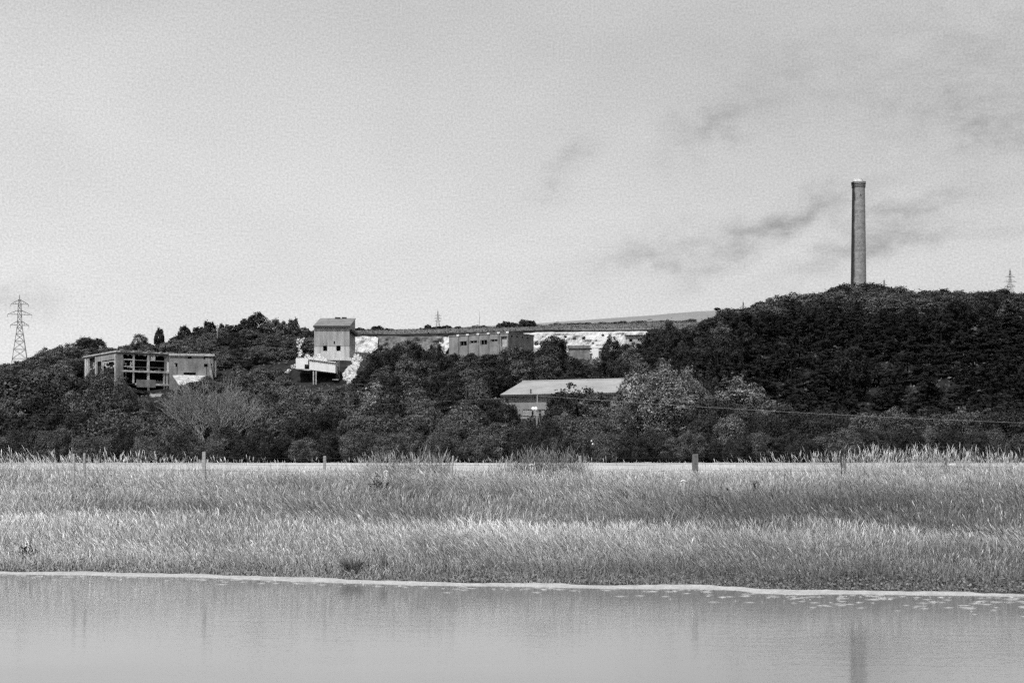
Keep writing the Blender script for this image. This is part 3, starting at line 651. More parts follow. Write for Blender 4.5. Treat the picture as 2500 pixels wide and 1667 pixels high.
rf = MB().hexa([(-.25, -.5, zE - .5 * sl + .05), (WT + .25, -.5, zE - .5 * sl + .05), (WT + .25, DT + .3, zR + .12), (-.25, DT + .3, zR + .12), (-.25, -.5, zE - .5 * sl + .22), (WT + .25, -.5, zE - .5 * sl + .22), (WT + .25, DT + .3, zR + .3), (-.25, DT + .3, zR + .3)])
rfo = rf.build('roof', M['felt'], T)
MB().box((-.2, -.62, zE - .5), (WT + .3, -.5, zE + .05)).build('eave_strip', M['dark_steel'], T)  # dark strip put in for the shadow band under the eave
ca = MB(); ca.box((WT + .02, 1, zE - 1.7), (WT + .9, DT - .5, zE - .9)); ca.build('side_canopy', M['dark_steel'], T)
MB().box((0.02, -.05, ft.z(800, 843.8)), (WT - .02, .0, ft.z(800, 843.1))).build('string_course', M['concrete'], T)
rh = MB(); 
for a0, a1 in ((.42, .58), (.62, .76)):
    rh.box((WT * a0, DT - 1.2, zR + .1), (WT * a1, DT - .6, zR + .5))
rh.build('ridge_vent', M['dark_steel'], T)

# ---- white gantry / loading platform in front of the tower
DP = 414.0; zbp = z_of(945, DP); gx = lambda p: u_of(p) * DP
G = thing('loading_gantry', 'bright white concrete gantry on thin legs below the windowed tower', 'gantry', (gx(755), DP, zbp), 0)
X = lambda p: gx(p) - gx(755); Z = lambda r: z_of(r, DP) - zbp
wb_ = MB().wall((X(722), 0, Z(900.5)), (1, 0, 0), (0, 1, 0), X(752) - X(722), Z(875.5) - Z(900.5), [(X(743.5) - X(722), X(752) - X(722), 0.0, Z(889.5) - Z(900.5))], .4)
wb_.wall((X(722), .4, Z(900.5)), (0, 1, 0), (1, 0, 0), 6, Z(875.5) - Z(900.5)); wb_.wall((X(722), 6.4, Z(900.5)), (1, 0, 0), (0, -1, 0), X(752) - X(722), Z(875.5) - Z(900.5))
rc_ = random.Random(8)
for i in range(9): # ragged broken top edge
    p = 723 + i * 3.1; wb_.box((X(p), .05, Z(875.5)), (X(p + rc_.uniform(1.2, 2.8)), .35, Z(875.5 - rc_.uniform(.4, 3.0))))
wb_.build('end_wall', M['limewash'], G)
MB().box((X(723), 1.6, Z(900)), (X(753), 1.8, Z(879))).build('dark_backing', M['near_black'], G)  # dark sheet behind the notch, shade put into its colour
bm = MB().hexa([(X(756), -.4, Z(902.5)), (X(819), -.4, Z(910.5)), (X(819), 5, Z(910.5)), (X(756), 5, Z(902.5)), (X(756), -.4, Z(877.2)), (X(819), -.4, Z(886)), (X(819), 5, Z(886)), (X(756), 5, Z(877.2))]); bm.build('gallery_wall', M['limewash'], G)
cp = MB().hexa([(X(753), -.75, Z(877.0)), (X(820), -.75, Z(885.8)), (X(820), 5.1, Z(885.8)), (X(753), 5.1, Z(877.0)), (X(753), -.75, Z(875.2)), (X(820), -.75, Z(883.8)), (X(820), 5.1, Z(883.8)), (X(753), 5.1, Z(875.2))]); cp.build('coping', M['limewash'], G)
rb = MB()
for i in range(13):
    f0 = (i + .4) / 13; p = 756 + 63 * f0; r0 = 877.4 + 8.8 * f0
    MB().box((X(p), -.62, Z(r0 + rc_.uniform(2.6, 4.2))), (X(p) + .16, -.42, Z(r0))).build('bracket', M['concrete_dark'], G)
dk_ = MB().hexa([(X(722), -.1, Z(903)), (X(819), -.1, Z(912.5)), (X(819), 6, Z(912.5)), (X(722), 6, Z(903)), (X(722), -.1, Z(901)), (X(819), -.1, Z(910.7)), (X(819), 6, Z(910.7)), (X(722), 6, Z(901))]); dk_.build('deck', M['dark_steel'], G)
for p in (765.5, 771.8): MB().box((X(p - 1.3), -.3, -1.0), (X(p + 1.3), .3, Z(905.5))).build('leg', M['concrete_pale'], G)
for p in (823, 826): MB().box((X(p - .8), 2.2, Z(945)), (X(p + .8), 2.5, Z(877))).build('post', M['concrete_dark'], G)
MB().box((X(812), -.6, Z(927.5)), (X(827), .6, Z(925.8))).build('ledge', M['concrete_pale'], G)
# loading bay mouth under the deck, its shade put into the wall colour
bay = MB(); bay.box((X(757), 10.5, Z(955)), (X(822), 11, Z(908))); bay.box((X(818), 1.5, Z(955)), (X(822), 10.5, Z(912.5))); bay.box((X(752), 4.0, Z(955)), (X(756), 10.5, Z(905))); bay.box((X(752), 6.1, Z(906)), (X(822), 11.4, Z(902))); bay.build('bay_wall', M['near_black'], G)
ch = thing('conveyor_chute', 'dark steel chute slanting down from the white gantry into the scrub', 'chute', pt(669, 949, 409), 0)
p0 = Vector((0, 0, 0)); p1 = pt(711, 905, 413) - pt(669, 949, 409)
def obox(mb, a, b, wx, wz):
    a, b = Vector(a), Vector(b); d = (b - a).normalized(); s_ = d.cross(Vector((0, 0, 1))).normalized() * wx; u = s_.cross(d).normalized() * wz
    return mb.hexa([a - s_ - u, a + s_ - u, b + s_ - u, b - s_ - u, a - s_ + u, a + s_ + u, b + s_ + u, b - s_ + u])
obox(MB(), p0, p1, .8, .35).build('trough', M['dark_steel'], ch)
obox(MB(), p0 + Vector((.7, -1, -.1)), p0 + (p1 - p0) * .6 + Vector((.7, -1, -.1)), .06, .06).build('edge_rail', M['white_paint'], ch)
lg = MB(); lg.tube([(0.2, .0, .1), (.3, 0, -3)], .16); lg.tube([(2.6, .3, 2.6), (2.7, .3, -2)], .16); lg.build('trestle', M['dark_steel'], ch)

# ---- chalk rubble heaps
def rubble(name, label, pts, D, seed, n=260, size=.55):
    """a heap: sloping chalk apron between photo outline points, covered with angular lumps"""
    r = np.random.default_rng(seed); mb = MB(); poly = np.array(pts, float)
    def inside(x, y):
        c = False; j = len(poly) - 1
        for i in range(len(poly)):
            if (poly[i, 1] > y) != (poly[j, 1] > y) and x < (poly[j, 0] - poly[i, 0]) * (y - poly[i, 1]) / (poly[j, 1] - poly[i, 1]) + poly[i, 0]: c = not c
            j = i
        return c
    lo, hi = poly.min(0), poly.max(0); k = 0; guard = 0
    cells = []
    while k < n and guard < 20000:
        guard += 1; x, y = r.uniform(lo, hi)
        if not inside(x, y): continue
        f = (hi[1] - y) / max(1, hi[1] - lo[1]); d = D + f * (hi[1] - lo[1]) / F * D * 1.1
        c = Vector((u_of(x) * d, d, z_of(y, d) - .1)); s_ = size * r.uniform(.3, 1.5)
        vs = []
        for a in range(2):
            for b in range(5):
                th = b * 1.2566 + a * .6 + r.uniform(-.3, .3); rr_ = s_ * r.uniform(.6, 1.1)
                vs.append(c + Vector((math.cos(th) * rr_, math.sin(th) * rr_ * .8, (a - .5) * s_ * r.uniform(.7, 1.3))))
        vs.append(c + Vector((r.uniform(-.2, .2) * s_, -.2 * s_, s_ * .9))); vs.append(c + Vector((0, 0, -s_ * .9)))
        fs = [(b, (b + 1) % 5, 5 + (b + 1) % 5) for b in range(5)] + [(b, 5 + (b + 1) % 5, 5 + b) for b in range(5)] + [(5 + b, 5 + (b + 1) % 5, 10) for b in range(5)] + [((b + 1) % 5, b, 11) for b in range(5)]
        mb.add(vs, fs); k += 1
    o = mb.build(name, M['chalk']); return tag(o, label, 'chalk heap')
rubble('chalk_heap', 'white chalk scree spilling down the slope between the gantry and the dark trees', [(862, 868), (872, 864), (886, 876), (876, 888), (880, 894), (868, 905), (870, 914), (866, 925), (858, 934), (848, 936), (850, 928), (838, 926), (838, 912), (848, 898), (858, 890)], 408, 3, 300, .36)
rubble('chalk_heap', 'thin chalk scree in a ragged line up the slope beside the tower', [(726, 825), (744, 824), (738, 838), (736, 844), (732, 850), (738, 858), (736, 868), (742, 874), (728, 876), (725, 864), (727, 848), (724, 836)], 426, 5, 70, .30)
rubble('chalk_heap', 'chalk lumps piled on top of the white gantry', [(736, 872), (752, 864), (760, 872), (772, 862), (788, 864), (790, 874), (806, 880), (790, 882), (760, 877), (744, 876)], 416, 6, 75, .30)
rubble('chalk_heap', 'small chalk spill beside the dark chute', [(682, 922), (690, 914), (700, 905), (712, 893), (722, 890), (722, 900), (712, 903), (700, 912), (688, 924)], 410, 7, 30, .32)

# ---- long works block with pilasters
fl = Fac(1096, 578, -36, z_of(880, 570))
Lk = thing('works_block', 'long flat grey works block with pilasters and black window slots before the chalk', 'building', fl.loc, R_(-36))
WL = fl.s(1241); zt = fl.z(1241, 812.3)
hol = [fl.hole(1122.5, 1139.5, 833, 845), fl.hole(1146.5, 1164.5, 831.5, 839), fl.hole(1172.5, 1189.5, 830, 842.5), fl.hole(1197, 1214.5, 828.5, 835), fl.hole(1224, 1238, 821, 845)]
wl = MB().wall((0, 0, -4), (1, 0, 0), (0, 1, 0), WL, zt + 4, [(a, b, c + 4, d + 4) for a, b, c, d in hol], .4)
WR = 17.0
h2 = [(1.5 + i * 3.6, 2.6 + i * 3.6, zt + 4 - 1.6, zt + 4 - .8) for i in range(4)]
wl.wall((WL, .4, -4), (0, 1, 0), (-1, 0, 0), WR, zt + 4, h2, .4); wl.wall((0, .4, -4), (0, 1, 0), (1, 0, 0), WR, zt + 4); wl.wall((0, WR, -4), (1, 0, 0), (0, -1, 0), WL, zt + 4)
wl.build('wall', mat('block_wall', .27, .92, .1, var=.25, scale=.3, var2=.25, scale2=2, streak_=.25), Lk)
MB().box((.5, 2.5, -3), (WL - 1.5, 2.7, zt - .1)).build('dark_backing', M['interior_shade'], Lk)  # dark sheet behind the window slots, coloured as the shade within
MB().box((-.2, -.2, zt), (WL + .25, WR + .6, zt + .35)).build('roof', M['concrete'], Lk)
for p in (1119, 1142.5, 1168, 1193, 1218, 1240):
    s0 = fl.s(p); pi_ = MB().box((s0 - .32, -.3, -4), (s0 + .32, -.003, zt - .02)); po = pi_.build('pilaster', M['concrete'], Lk)
    MB().box((s0 - .62, -.42, zt - .1), (s0 + .62, -.21, zt + .5)).build('cap', M['limewash'], po)
MB().box((fl.s(1224), -.5, fl.z(1231, 823)), (fl.s(1239), .0, fl.z(1231, 821))).build('lintel', M['dark_steel'], Lk)
MB().box((fl.s(1226), .12, -3), (fl.s(1237), .22, fl.z(1231, 825))).build('door', M['concrete_pale'], Lk)
for (a, b, c, d) in hol[:4]:
    gl = MB(); gl.box((a + .2, .2, c), (a + .45, .3, d)); gl.box(((a + b) / 2, .2, c), ((a + b) / 2 + .2, .3, d)); gl.box((a, .2, c), (b, .3, c + .3)); gl.build('window', M['concrete'], Lk)

# ---- low shed under the chalk, and the half-buried slab building
fw = Fac(1527, 650, -10, z_of(850, 650))
Sd = thing('low_shed', 'low pale shed with a dark eave line below the chalk face', 'shed', fw.loc, R_(-10))
WS = fw.s(1622); zt = fw.z(1570, 818)
hol = [fw.hole(1536, 1543.5, 827, 834), fw.hole(1557, 1565, 826, 832), fw.hole(1578, 1585, 826, 832)]
wl = MB().wall((0, 0, -2), (1, 0, 0), (0, 1, 0), WS, zt + 2, [(a, b, c + 2, d + 2) for a, b, c, d in hol], .3); wl.wall((0, .3, -2), (0, 1, 0), (1, 0, 0), 9, zt + 2); wl.wall((WS, .3, -2), (0, 1, 0), (-1, 0, 0), 9, zt + 2); wl.wall((0, 9.3, -2), (1, 0, 0), (0, -1, 0), WS, zt + 2); wl.build('wall', M['concrete_pale'], Sd)
MB().box((.4, 1.5, -1), (WS - .4, 1.6, zt - .1)).build('dark_backing', M['interior_shade'], Sd)  # dark sheet behind the shed windows, shade painted in
MB().hexa([(-.4, -.8, zt), (WS + .4, -.8, zt), (WS + .4, 9.6, zt + .5), (-.4, 9.6, zt + .5), (-.4, -.8, zt + .18), (WS + .4, -.8, zt + .18), (WS + .4, 9.6, zt + .75), (-.4, 9.6, zt + .75)]).build('roof', M['asbestos'], Sd)
ea = MB()
for i in range(26): ea.box((WS * i / 26, -.9, zt - .55), (WS * (i + .55) / 26, -.8, zt - .12))
ea.box((-.4, -.92, zt - .2), (WS + .4, -.81, zt + .16)); ea.build('eave_strip', M['dark_steel'], Sd)
fk = Fac(1386, 480, -6, z_of(890, 480))
K = thing('slab_building', 'flat slab-roofed hut with one white pillar among the dark trees below the chalk', 'hut', fk.loc, R_(-6))
zk = fk.z(1420, 850)
MB().box((fk.s(1386), -.4, zk), (fk.s(1442), 7, zk + .95)).build('roof', M['concrete'], K)
MB().box((fk.s(1442), -.6, zk), (fk.s(1472), 6, zk + .6)).build('side_roof', M['limewash'], K)
MB().box((fk.s(1388), 0, -6), (fk.s(1441), .4, zk)).build('wall', M['concrete'], K)
MB().box((fk.s(1470), .5, -6), (fk.s(1472), 6, zk)).build('wall', M['concrete_dark'], K)
MB().box((fk.s(1445), -.5, -6), (fk.s(1461.5), .6, zk - .02)).build('pillar', M['limewash'], K)
MB().box((fk.s(1440), -.9, fk.z(1442, 863)), (fk.s(1446), -.55, fk.z(1442, 860.5))).build('lamp', M['white_paint'], K)

# ---- big shed with the pale roof
fh = Fac(1229, 311, -24, gz(1300, 300) - 1.0)
Wh = thing('warehouse', 'long shed with a wide pale sheet roof half hidden by bushes', 'warehouse', fh.loc, R_(-24))
sE = fh.s(1548); zE = fh.z(1229, 964); hw_ = 11.7; zr = z_of(931, fh.y0 + 10.5) - fh.zb
n = 64; rv, rfc = [], []
def roof_half(y0, z0, y1, z1, name):
    mb = MB(); N_ = 150
    for i in range(N_):
        a, b = -.6 + (sE + 1.2) * i / N_, -.6 + (sE + 1.2) * (i + 1) / N_; m0 = .05 * (i % 2)
        mb.add([(a, y0, z0 + m0), (b, y0, z0 + .05 - m0), (b, y1, z1 + .05 - m0), (a, y1, z1 + m0)], [(0, 1, 2, 3)])
    mb.add([(-.6, y0, z0 - .06), (sE + .6, y0, z0 - .06), (sE + .6, y1, z1 - .06), (-.6, y1, z1 - .06)], [(3, 2, 1, 0)])
    return mb.build('roof_slope', M['asbestos'], Wh)
roof_half(-.7, zE, hw_, zr, 'a'); roof_half(2 * hw_ + .7, zE, hw_ + .01, zr, 'b')
rc2 = MB(); rc2.tube([(-.6, hw_, zr + .05), (sE + .6, hw_, zr + .05)], .18, 8); rc2.build('ridge_cap', M['asbestos'], Wh)
wl = MB().wall((.3, 0, 0), (1, 0, 0), (0, 1, 0), sE - .6, zE - .35, (), .3)
wl.wall((.3, .3, 0), (0, 1, 0), (1, 0, 0), 2 * hw_ - .6, zE - .35); wl.wall((sE - .3, .3, 0), (0, 1, 0), (-1, 0, 0), 2 * hw_ - .6, zE - .35); wl.wall((.3, 2 * hw_, 0), (1, 0, 0), (0, -1, 0), sE - .6, zE - .35)
for x in (.3, sE - .3): wl.add([(x, 0, zE - .35), (x, 2 * hw_, zE - .35), (x, hw_, zr - .1)], [(0, 1, 2)])
wl.build('wall', mat('warehouse_wall', .29, .9, .1, var=.1, scale=.4, var2=.1, scale2=2, streak_=.2), Wh)
MB().box((-.3, -.85, zE - .42), (sE + .3, -.72, zE - .03)).build('gutter', M['dark_steel'], Wh)
for p in (1295, 1369):
    s0 = fh.s(p); MB().tube([(s0, .2, zE), (s0, .2, zE + 1.1), (s0, .2, zE + 1.15)], [.16, .16, .26], 8).build('roof_vent', M['dark_steel'], Wh)
rl = thing('railing', 'short white picket railing in front of the pale roofed shed', 'railing', pt(1277, 1011, 288), 0)
pr = MB()
for i in range(23):
    p = 1277 + i * 2.4
    if 1297 < p < 1302 or 1313 < p < 1322: continue
    x = (u_of(p) - u_of(1277)) * 288; pr.box((x, 0, -.9), (x + .08, .06, .95))
pr.build('pickets', M['white_paint'], rl)
w_ = (u_of(1331) - u_of(1277)) * 288
r2 = MB().box((-.1, -.05, .85), (w_, .0, 1.0)); r2.box((-.1, -.05, -.45), (w_, 0, -.3)); r2.build('rail', M['dark_steel'], rl)
MB().box((-.1, .35, -2.2), (w_, .5, .85)).build('backing', M['near_black'], rl)

# ---- chimney
DCH = 600.0; xc = u_of(2096) * DCH; zc = gz(2096, DCH) - 1
CH = thing('factory_chimney', 'tall tapering brick chimney with banded top rising from the wooded hill', 'chimney', (xc, DCH, zc), 0)
def lathe(prof, n=48, jag=None):
    mb = MB(); vs, fs = [], []
    for i, (r, z) in enumerate(prof):
        for k in range(n):
            a = 2 * math.pi * k / n; zz = z
            if jag and i in jag: zz = z + jag[i] * (math.sin(k * 2.3) + math.sin(k * 1.1 + 1)) * .5
            vs.append((math.cos(a) * r, math.sin(a) * r, zz))
    for i in range(len(prof) - 1):
        for k in range(n): fs.append((i * n + k, i * n + (k + 1) % n, (i + 1) * n + (k + 1) % n, (i + 1) * n + k))
    return mb.add(vs, fs)
zz2 = lambda row: z_of(row, DCH) - zc
rb_, rt_ = 3.20, 2.62
def rad_at(row): return rb_ + (rt_ - rb_) * (697 - row) / (697 - 452)
sh = lathe([(rb_ + .55, 0), (rad_at(697), zz2(697)), (rad_at(640), zz2(640)), (rad_at(560), zz2(560)), (rad_at(500), zz2(500)), (rad_at(457), zz2(457))]); sh.build('shaft', M['chimney'], CH, True)
def ring(r0, a, b): return lathe([(2.45, zz2(a)), (r0, zz2(a - .15)), (r0 + .04, zz2(b + .2)), (2.45, zz2(b))])
for r0, a, b in ((2.86, 458.4, 456.4), (2.90, 454.6, 452.2), (3.0, 450.2, 445.0)): ring(r0, a, b).build('band', M['chimney'], CH)
lathe([(2.52, zz2(457.5)), (2.50, zz2(444.6)), (1.9, zz2(444.2))]).build('neck', M['near_black'], CH)  # recess between the bands, its shadow lines painted near black
cpn = lathe([(2.1, zz2(444.4)), (1.92, zz2(441)), (1.88, zz2(437.8)), (1.5, zz2(437.8)), (1.45, zz2(446))], 48, {2: .22, 3: .22}); cpn.build('rim', mat('rim_mortar', .62, .95, .05, var=.45, scale=1.2, var2=.3, scale2=4), CH)
MB().box((xc * 0 + (u_of(2096.2) * DCH - xc), -2.95, zz2(479)), (u_of(2098.2) * DCH - xc, -2.4, zz2(476.5))).build('vent_hole', M['near_black'], CH)  # solid dark block standing in for the shade of a hole

# ---- lattice pylons
def pylon(px, base_row, top_row, D, label, arms=((.74, .125), (.60, .165), (.46, .135)), th=.16, rz=.5, wbase=.15, detail=True, hidden=6.0):
    z0 = z_of(base_row, D) - hidden; Hh = z_of(top_row, D) - z0
    p = thing('pylon', label, 'pylon', (u_of(px) * D, D, z0), rz, 'lattice pylons along the skyline')
    wd = lambda f: Hh * (wbase * (1 - min(f / .62, 1)) + .028 * min(f / .62, 1)) if f < .62 else Hh * .028 * (1 - .55 * (f - .62) / .38)
    fr = MB(); q = [(-1, -1), (1, -1), (1, 1), (-1, 1)]
    C = lambda k, f: Vector((q[k % 4][0] * wd(f), q[k % 4][1] * wd(f), Hh * f))
    lv = [0, .20, .32, .42, .51, .59, .66, .73, .80, .87, .94] if detail else [0, .25, .45, .62, .78, .92]
    lgm = MB()
    for k in range(4):
        lgm.tube([C(k, 0), C(k, .62), C(k, .94)], [th * 1.15, th * 1.0, th * .8], 4)
    lgm.build('leg_frame', M['steel'], p)
    for i in range(len(lv) - 1):
        for k in range(4):
            fr.tube([C(k, lv[i]), C(k + 1, lv[i + 1])], th * .55, 4); fr.tube([C(k + 1, lv[i]), C(k, lv[i + 1])], th * .55, 4)
            fr.tube([C(k, lv[i + 1]), C(k + 1, lv[i + 1])], th * .6, 4)
    fr.tube([(0, 0, Hh * .92), (0, 0, Hh)], th * 1.1, 4); fr.build('bracing', M['steel'], p)
    for f, L in arms:
        am = MB(); am.tube([(-wd(f) * 1.02, wd(f), Hh * f), (wd(f) * 1.02, wd(f), Hh * f)], th * .6, 4)
        for s_ in (-1, 1):
            tip = Vector((s_ * Hh * L * 1.15, 0, Hh * f))
            for yy in (-1, 1):
                am.tube([(s_ * wd(f), yy * wd(f), Hh * f), tip], th * .6, 4); am.tube([(s_ * wd(f), yy * wd(f), Hh * (f + .05)), tip], th * .6, 4)
            for g in (.35, .65):
                a_ = Vector((s_ * wd(f), 0, Hh * f)).lerp(tip, g); b_ = Vector((s_ * wd(f), 0, Hh * (f + .05))).lerp(tip, g); am.tube([a_, b_], th * .5, 4)
            am.tube([tip, tip - Vector((0, 0, Hh * .035))], th * .6, 4)
        am.build('cross_arm', M['steel'], p)
    return p
pylon(48, 885, 720, 700, 'large lattice pylon standing clear beyond the scrubby slope near the frame ruin', arms=((.885, .090), (.755, .125), (.62, .095)), th=.14, rz=.35, wbase=.115)
pylon(1069, 800, 758, 2150, 'faint mid-distance pylon over the small round trees behind the works block', th=.26, rz=.1, detail=False, wbase=.13, hidden=4)
pylon(2466, 712, 654, 1300, 'distant pylon rising behind the wooded hill beyond the chimney', th=.14, rz=.15, detail=False, wbase=.13, hidden=10)
pylon(2158.5, 697, 680, 2300, 'tiny pylon top just showing over the hill trees beside the chimney', th=.26, rz=.2, detail=False, wbase=.1, hidden=30)
pylon(1814.5, 752, 734, 2300, 'tiny pylon top over the descending edge of the wooded hill', th=.26, rz=.1, detail=False, wbase=.1, hidden=30)
ms = MB(); z0 = z_of(800, 1200); ms.tube([(0, 0, 0), (0, 0, z_of(760, 1200) - z0)], [.22, .10], 6); ms.tube([(-.6, 0, 8.5), (.6, 0, 8.5)], .07, 4); mo = ms.build('radio_mast', M['steel']); mo.location = (u_of(1171) * 1200, 1200, z0); tag(mo, 'thin mast on the dome of dark trees behind the works block', 'mast')
ms = MB(); z0 = z_of(825, 470); ms.tube([(0, 0, 0), (0, 0, z_of(792, 470) - z0)], [.13, .09], 6); ms.box((-.5, -.06, z_of(796, 470) - z0), (.5, .06, z_of(795, 470) - z0)); mo = ms.build('slender_pole', M['pole_wood']); mo.location = (u_of(531) * 470, 470, z0); tag(mo, 'slender pale pole standing in the scrub on the ridge', 'pole')
# ---- telegraph poles and wire
Dp = 176.0; zg_ = gz(1311, Dp)
TP = thing('telegraph_pole', 'pale telegraph pole carrying two white discs before the pale roofed shed', 'pole', (u_of(1311) * Dp, Dp, zg_), 0)
zt = z_of(963, Dp) - zg_
MB().tube([(0, 0, -.4), (.0, 0, zt * .6), (.05, 0, zt)], [.11, .085, .065], 10).build('shaft', M['pole_wood'], TP)
for p in (1301.5, 1308.0):
    x = (u_of(p) - u_of(1311)) * Dp; z = z_of(997, Dp) - zg_
    d_ = MB(); d_.tube([(x, -.34, z), (x, -.30, z), (x, -.22, z)], [.10, .21, .16], 14); d_.tube([(x, -.25, z), (0, 0, z - .05)], .03, 5); d_.build('disc', M['white_paint'], TP)
MB().box((-.35, -.16, z_of(1008, Dp) - zg_), (.75, -.10, z_of(1006.5, Dp) - zg_)).build('cross_bar', M['pole_wood'], TP)
st = MB(); st.tube([(0, 0, z_of(990, Dp) - zg_), (1.2, -.5, 0)], .02, 4); st.build('stay', M['wire'], TP)
D2 = 240.0; zg2 = gz(1136, D2)
T2 = MB().tube([(0, 0, -.4), (0, 0, z_of(985, D2) - zg2), (.5, 0, z_of(888, D2) - zg2)], [.10, .08, .05], 8)
t2 = T2.build('slender_pole', M['bark']); t2.location = (u_of(1137) * D2, D2, zg2); tag(t2, 'bare slender pole against the dark trees beside the pale roofed shed', 'pole')
def cable(name, pts, r, label):
    mb = MB(); mb.tube(pts, r, 5); return tag(mb.build(name, M['wire']), label, 'cable')
ptsR = [pt(1311 + (2780 - 1311) * i / 30, 966 + 76 * (i / 30) + 8.0 * math.sin(math.pi * i / 30), Dp - .15) for i in range(31)]
cable('overhead_cable', ptsR, .014, 'long thin cable sagging from the disc pole across the hedge under the chimney hill')
ptsL = [pt(1310 - 1500 * i / 30, 968 + 46 * (i / 30) + 10 * math.sin(math.pi * i / 30), Dp + .15) for i in range(31)]
cable('overhead_cable', ptsL, .0045, 'fainter thin cable from the disc pole across the bushes under the gantry')

# ---- fence along the top of the bank
FN = thing('wire_fence', 'old post and wire fence along the top of the grassy bank', 'fence', (0, 56, 2.4), 0)
fpts = []
def fpost(px, top, D, wpx, m='post', lean=0.0, bot=None, label=None, round_=False):
    zg = gz(px, D) if bot is None else z_of(bot, D); x = u_of(px) * D; hw2 = wpx / F * D / 2; zt = z_of(top, D)
    mb = MB(); lx = lean
    if round_: mb.tube([(x, D - 56, zg - .3 - 2.4), (x + lx * .5, D - 56, (zg + zt) / 2 - 2.4), (x + lx, D - 56, zt - 2.4)], [hw2 * 1.05, hw2, hw2 * .8], 9)
    else: mb.hexa([(x - hw2, D - 56 - hw2, zg - .3 - 2.4), (x + hw2, D - 56 - hw2, zg - .3 - 2.4), (x + hw2, D - 56 + hw2, zg - .3 - 2.4), (x - hw2, D - 56 + hw2, zg - .3 - 2.4),
                   (x - hw2 * .95 + lx, D - 56 - hw2, zt - 2.4), (x + hw2 * .95 + lx, D - 56 - hw2, zt - 2.4 + .015), (x + hw2 * .95 + lx, D - 56 + hw2, zt - 2.4), (x - hw2 * .95 + lx, D - 56 + hw2, zt - 2.4 - .02)])
    o = mb.build('post', M[m], FN)
    if label: o['label'] = label
    fpts.append((x + lx * .8, D, zt)); return o
fpost(-260, 1100, 57, 10); fpost(205, 1106, 57, 5, 'post_pale', .02); fpost(180, 1108, 57.3, 5, 'post_pale')
fpost(497, 1103, 56.5, 8, 'post_pale', .02, label='thick weathered strainer post'); fpost(792, 1113, 57, 6.5, 'post_pale', .01)
fpost(1100, 1112, 56, 5.5, 'post_pale', .10, label='thin pale post leaning over', round_=True); fpost(1416, 1112, 57.2, 7, 'post_pale')
fpost(1697, 1108, 56, 14, 'post', 0, label='thick grey post standing clear of the grass'); fpost(2057, 1110, 56.4, 5, 'post_dark', -.06, label='thin dark post', round_=True); fpost(2062, 1118, 57.2, 6, 'post')
fpost(2308, 1116, 57, 5, 'post'); fpost(2459, 1117, 57, 5, 'post_pale'); fpost(2790, 1105, 57, 9)
fpts.sort()
for k, dz in enumerate((.08, .36, .62)):
    wm = MB(); 
    for i in range(len(fpts) - 1):
        a, b = Vector(fpts[i]), Vector(fpts[i + 1]); zt = min(a.z, 3.55) - dz, min(b.z, 3.55) - dz
        wm.tube([(a.x, a.y - 56 - .12, zt[0] - 2.4), ((a.x + b.x) / 2, (a.y + b.y) / 2 - 56 - .12, (zt[0] + zt[1]) / 2 - .04 - 2.4), (b.x, b.y - 56 - .12, zt[1] - 2.4)], .0045, 4)
    wm.build('wire_strand', M['dark_steel'], FN)
sk = MB().tube([(0, 0, -.2), (.10, 0, .35), (.16, 0, .95)], [.03, .022, .012], 6); so_ = sk.build('stake', M['post_dark']); so_.location = (u_of(1906) * 51, 51, gz(1906, 51)); tag(so_, 'thin dark leaning stick in the upper bank grass', 'stick')
# litter and driftwood
lt = MB(); lt.hexa([(-.18, -.05, 0), (.18, -.05, .0), (.18, .08, .0), (-.18, .08, .0), (-.17, -.05, .07), (.19, -.05, .09), (.16, .08, .10), (-.15, .08, .07)]); l_ = lt.build('litter', M['white_paint']); l_.location = (u_of(2326) * 55, 55, gz(2326, 55) + .55); l_.rotation_euler = (0, 0, .3); l_.scale = (.62, .7, .7); tag(l_, 'small white scrap of litter caught in the grass near the fence', 'litter')
def flower(px, row, D, label):
    mb = MB(); rnd = random.Random(px)
    for i in range(14):
        a = rnd.uniform(0, 6.28); r0 = rnd.uniform(0, .10); s_ = rnd.uniform(.018, .034); c = (math.cos(a) * r0, math.sin(a) * r0, .75 - r0 * .5)
        mb.tube([(0, 0, 0), (c[0], c[1], c[2])], .006, 3); mb.tube([(c[0], c[1], c[2]), (c[0], c[1], c[2] + .03)], [s_, s_ * .6], 7)
    o = mb.build('umbel_plant', M['leaf_pale']); o.data.materials[0] = M['white_paint']; o.location = (u_of(px) * D, D, z_of(row, D) - .75); tag(o, label, 'plant')
flower(1297, 1133, 57, 'flat white flower head before the dark tall grasses on the bank top'); flower(943, 1149, 55, 'white flower head over a dark clump on the bank top'); flower(1668, 1172, 52, 'small white flower head beside the thick grey post')
for px, r_, D in ((1444, 1076, 175), (1447, 1083, 175)):
    mb = MB().box((-.07, -.05, -.07), (.06, .05, .08)); o = mb.build('white_rag', M['white_paint']); o.location = (u_of(px) * D, D, z_of(r_, D)); o.rotation_euler = (.2, .3, .4 + r_); tag(o, 'tiny white scrap caught in the hedge below the pale roofed shed', 'scrap', 'white scraps in the hedge')
dw = MB(); dw.tube([(-.45, 0, .05), (-.2, .05, .32), (.15, 0, .36), (.5, -.05, .12)], [.06, .07, .06, .03], 7); dw.tube([(-.1, 0, .1), (.2, .1, .2), (.55, .0, .05)], [.07, .06, .03], 7); do = dw.build('driftwood', M['post']); D = float(shore_d(1440)) + 2.6; do.scale = (.55, .6, .42); do.location = (u_of(1440) * D, D, gz(1440, D)); tag(do, 'crooked driftwood lying at the foot of the bank', 'driftwood')

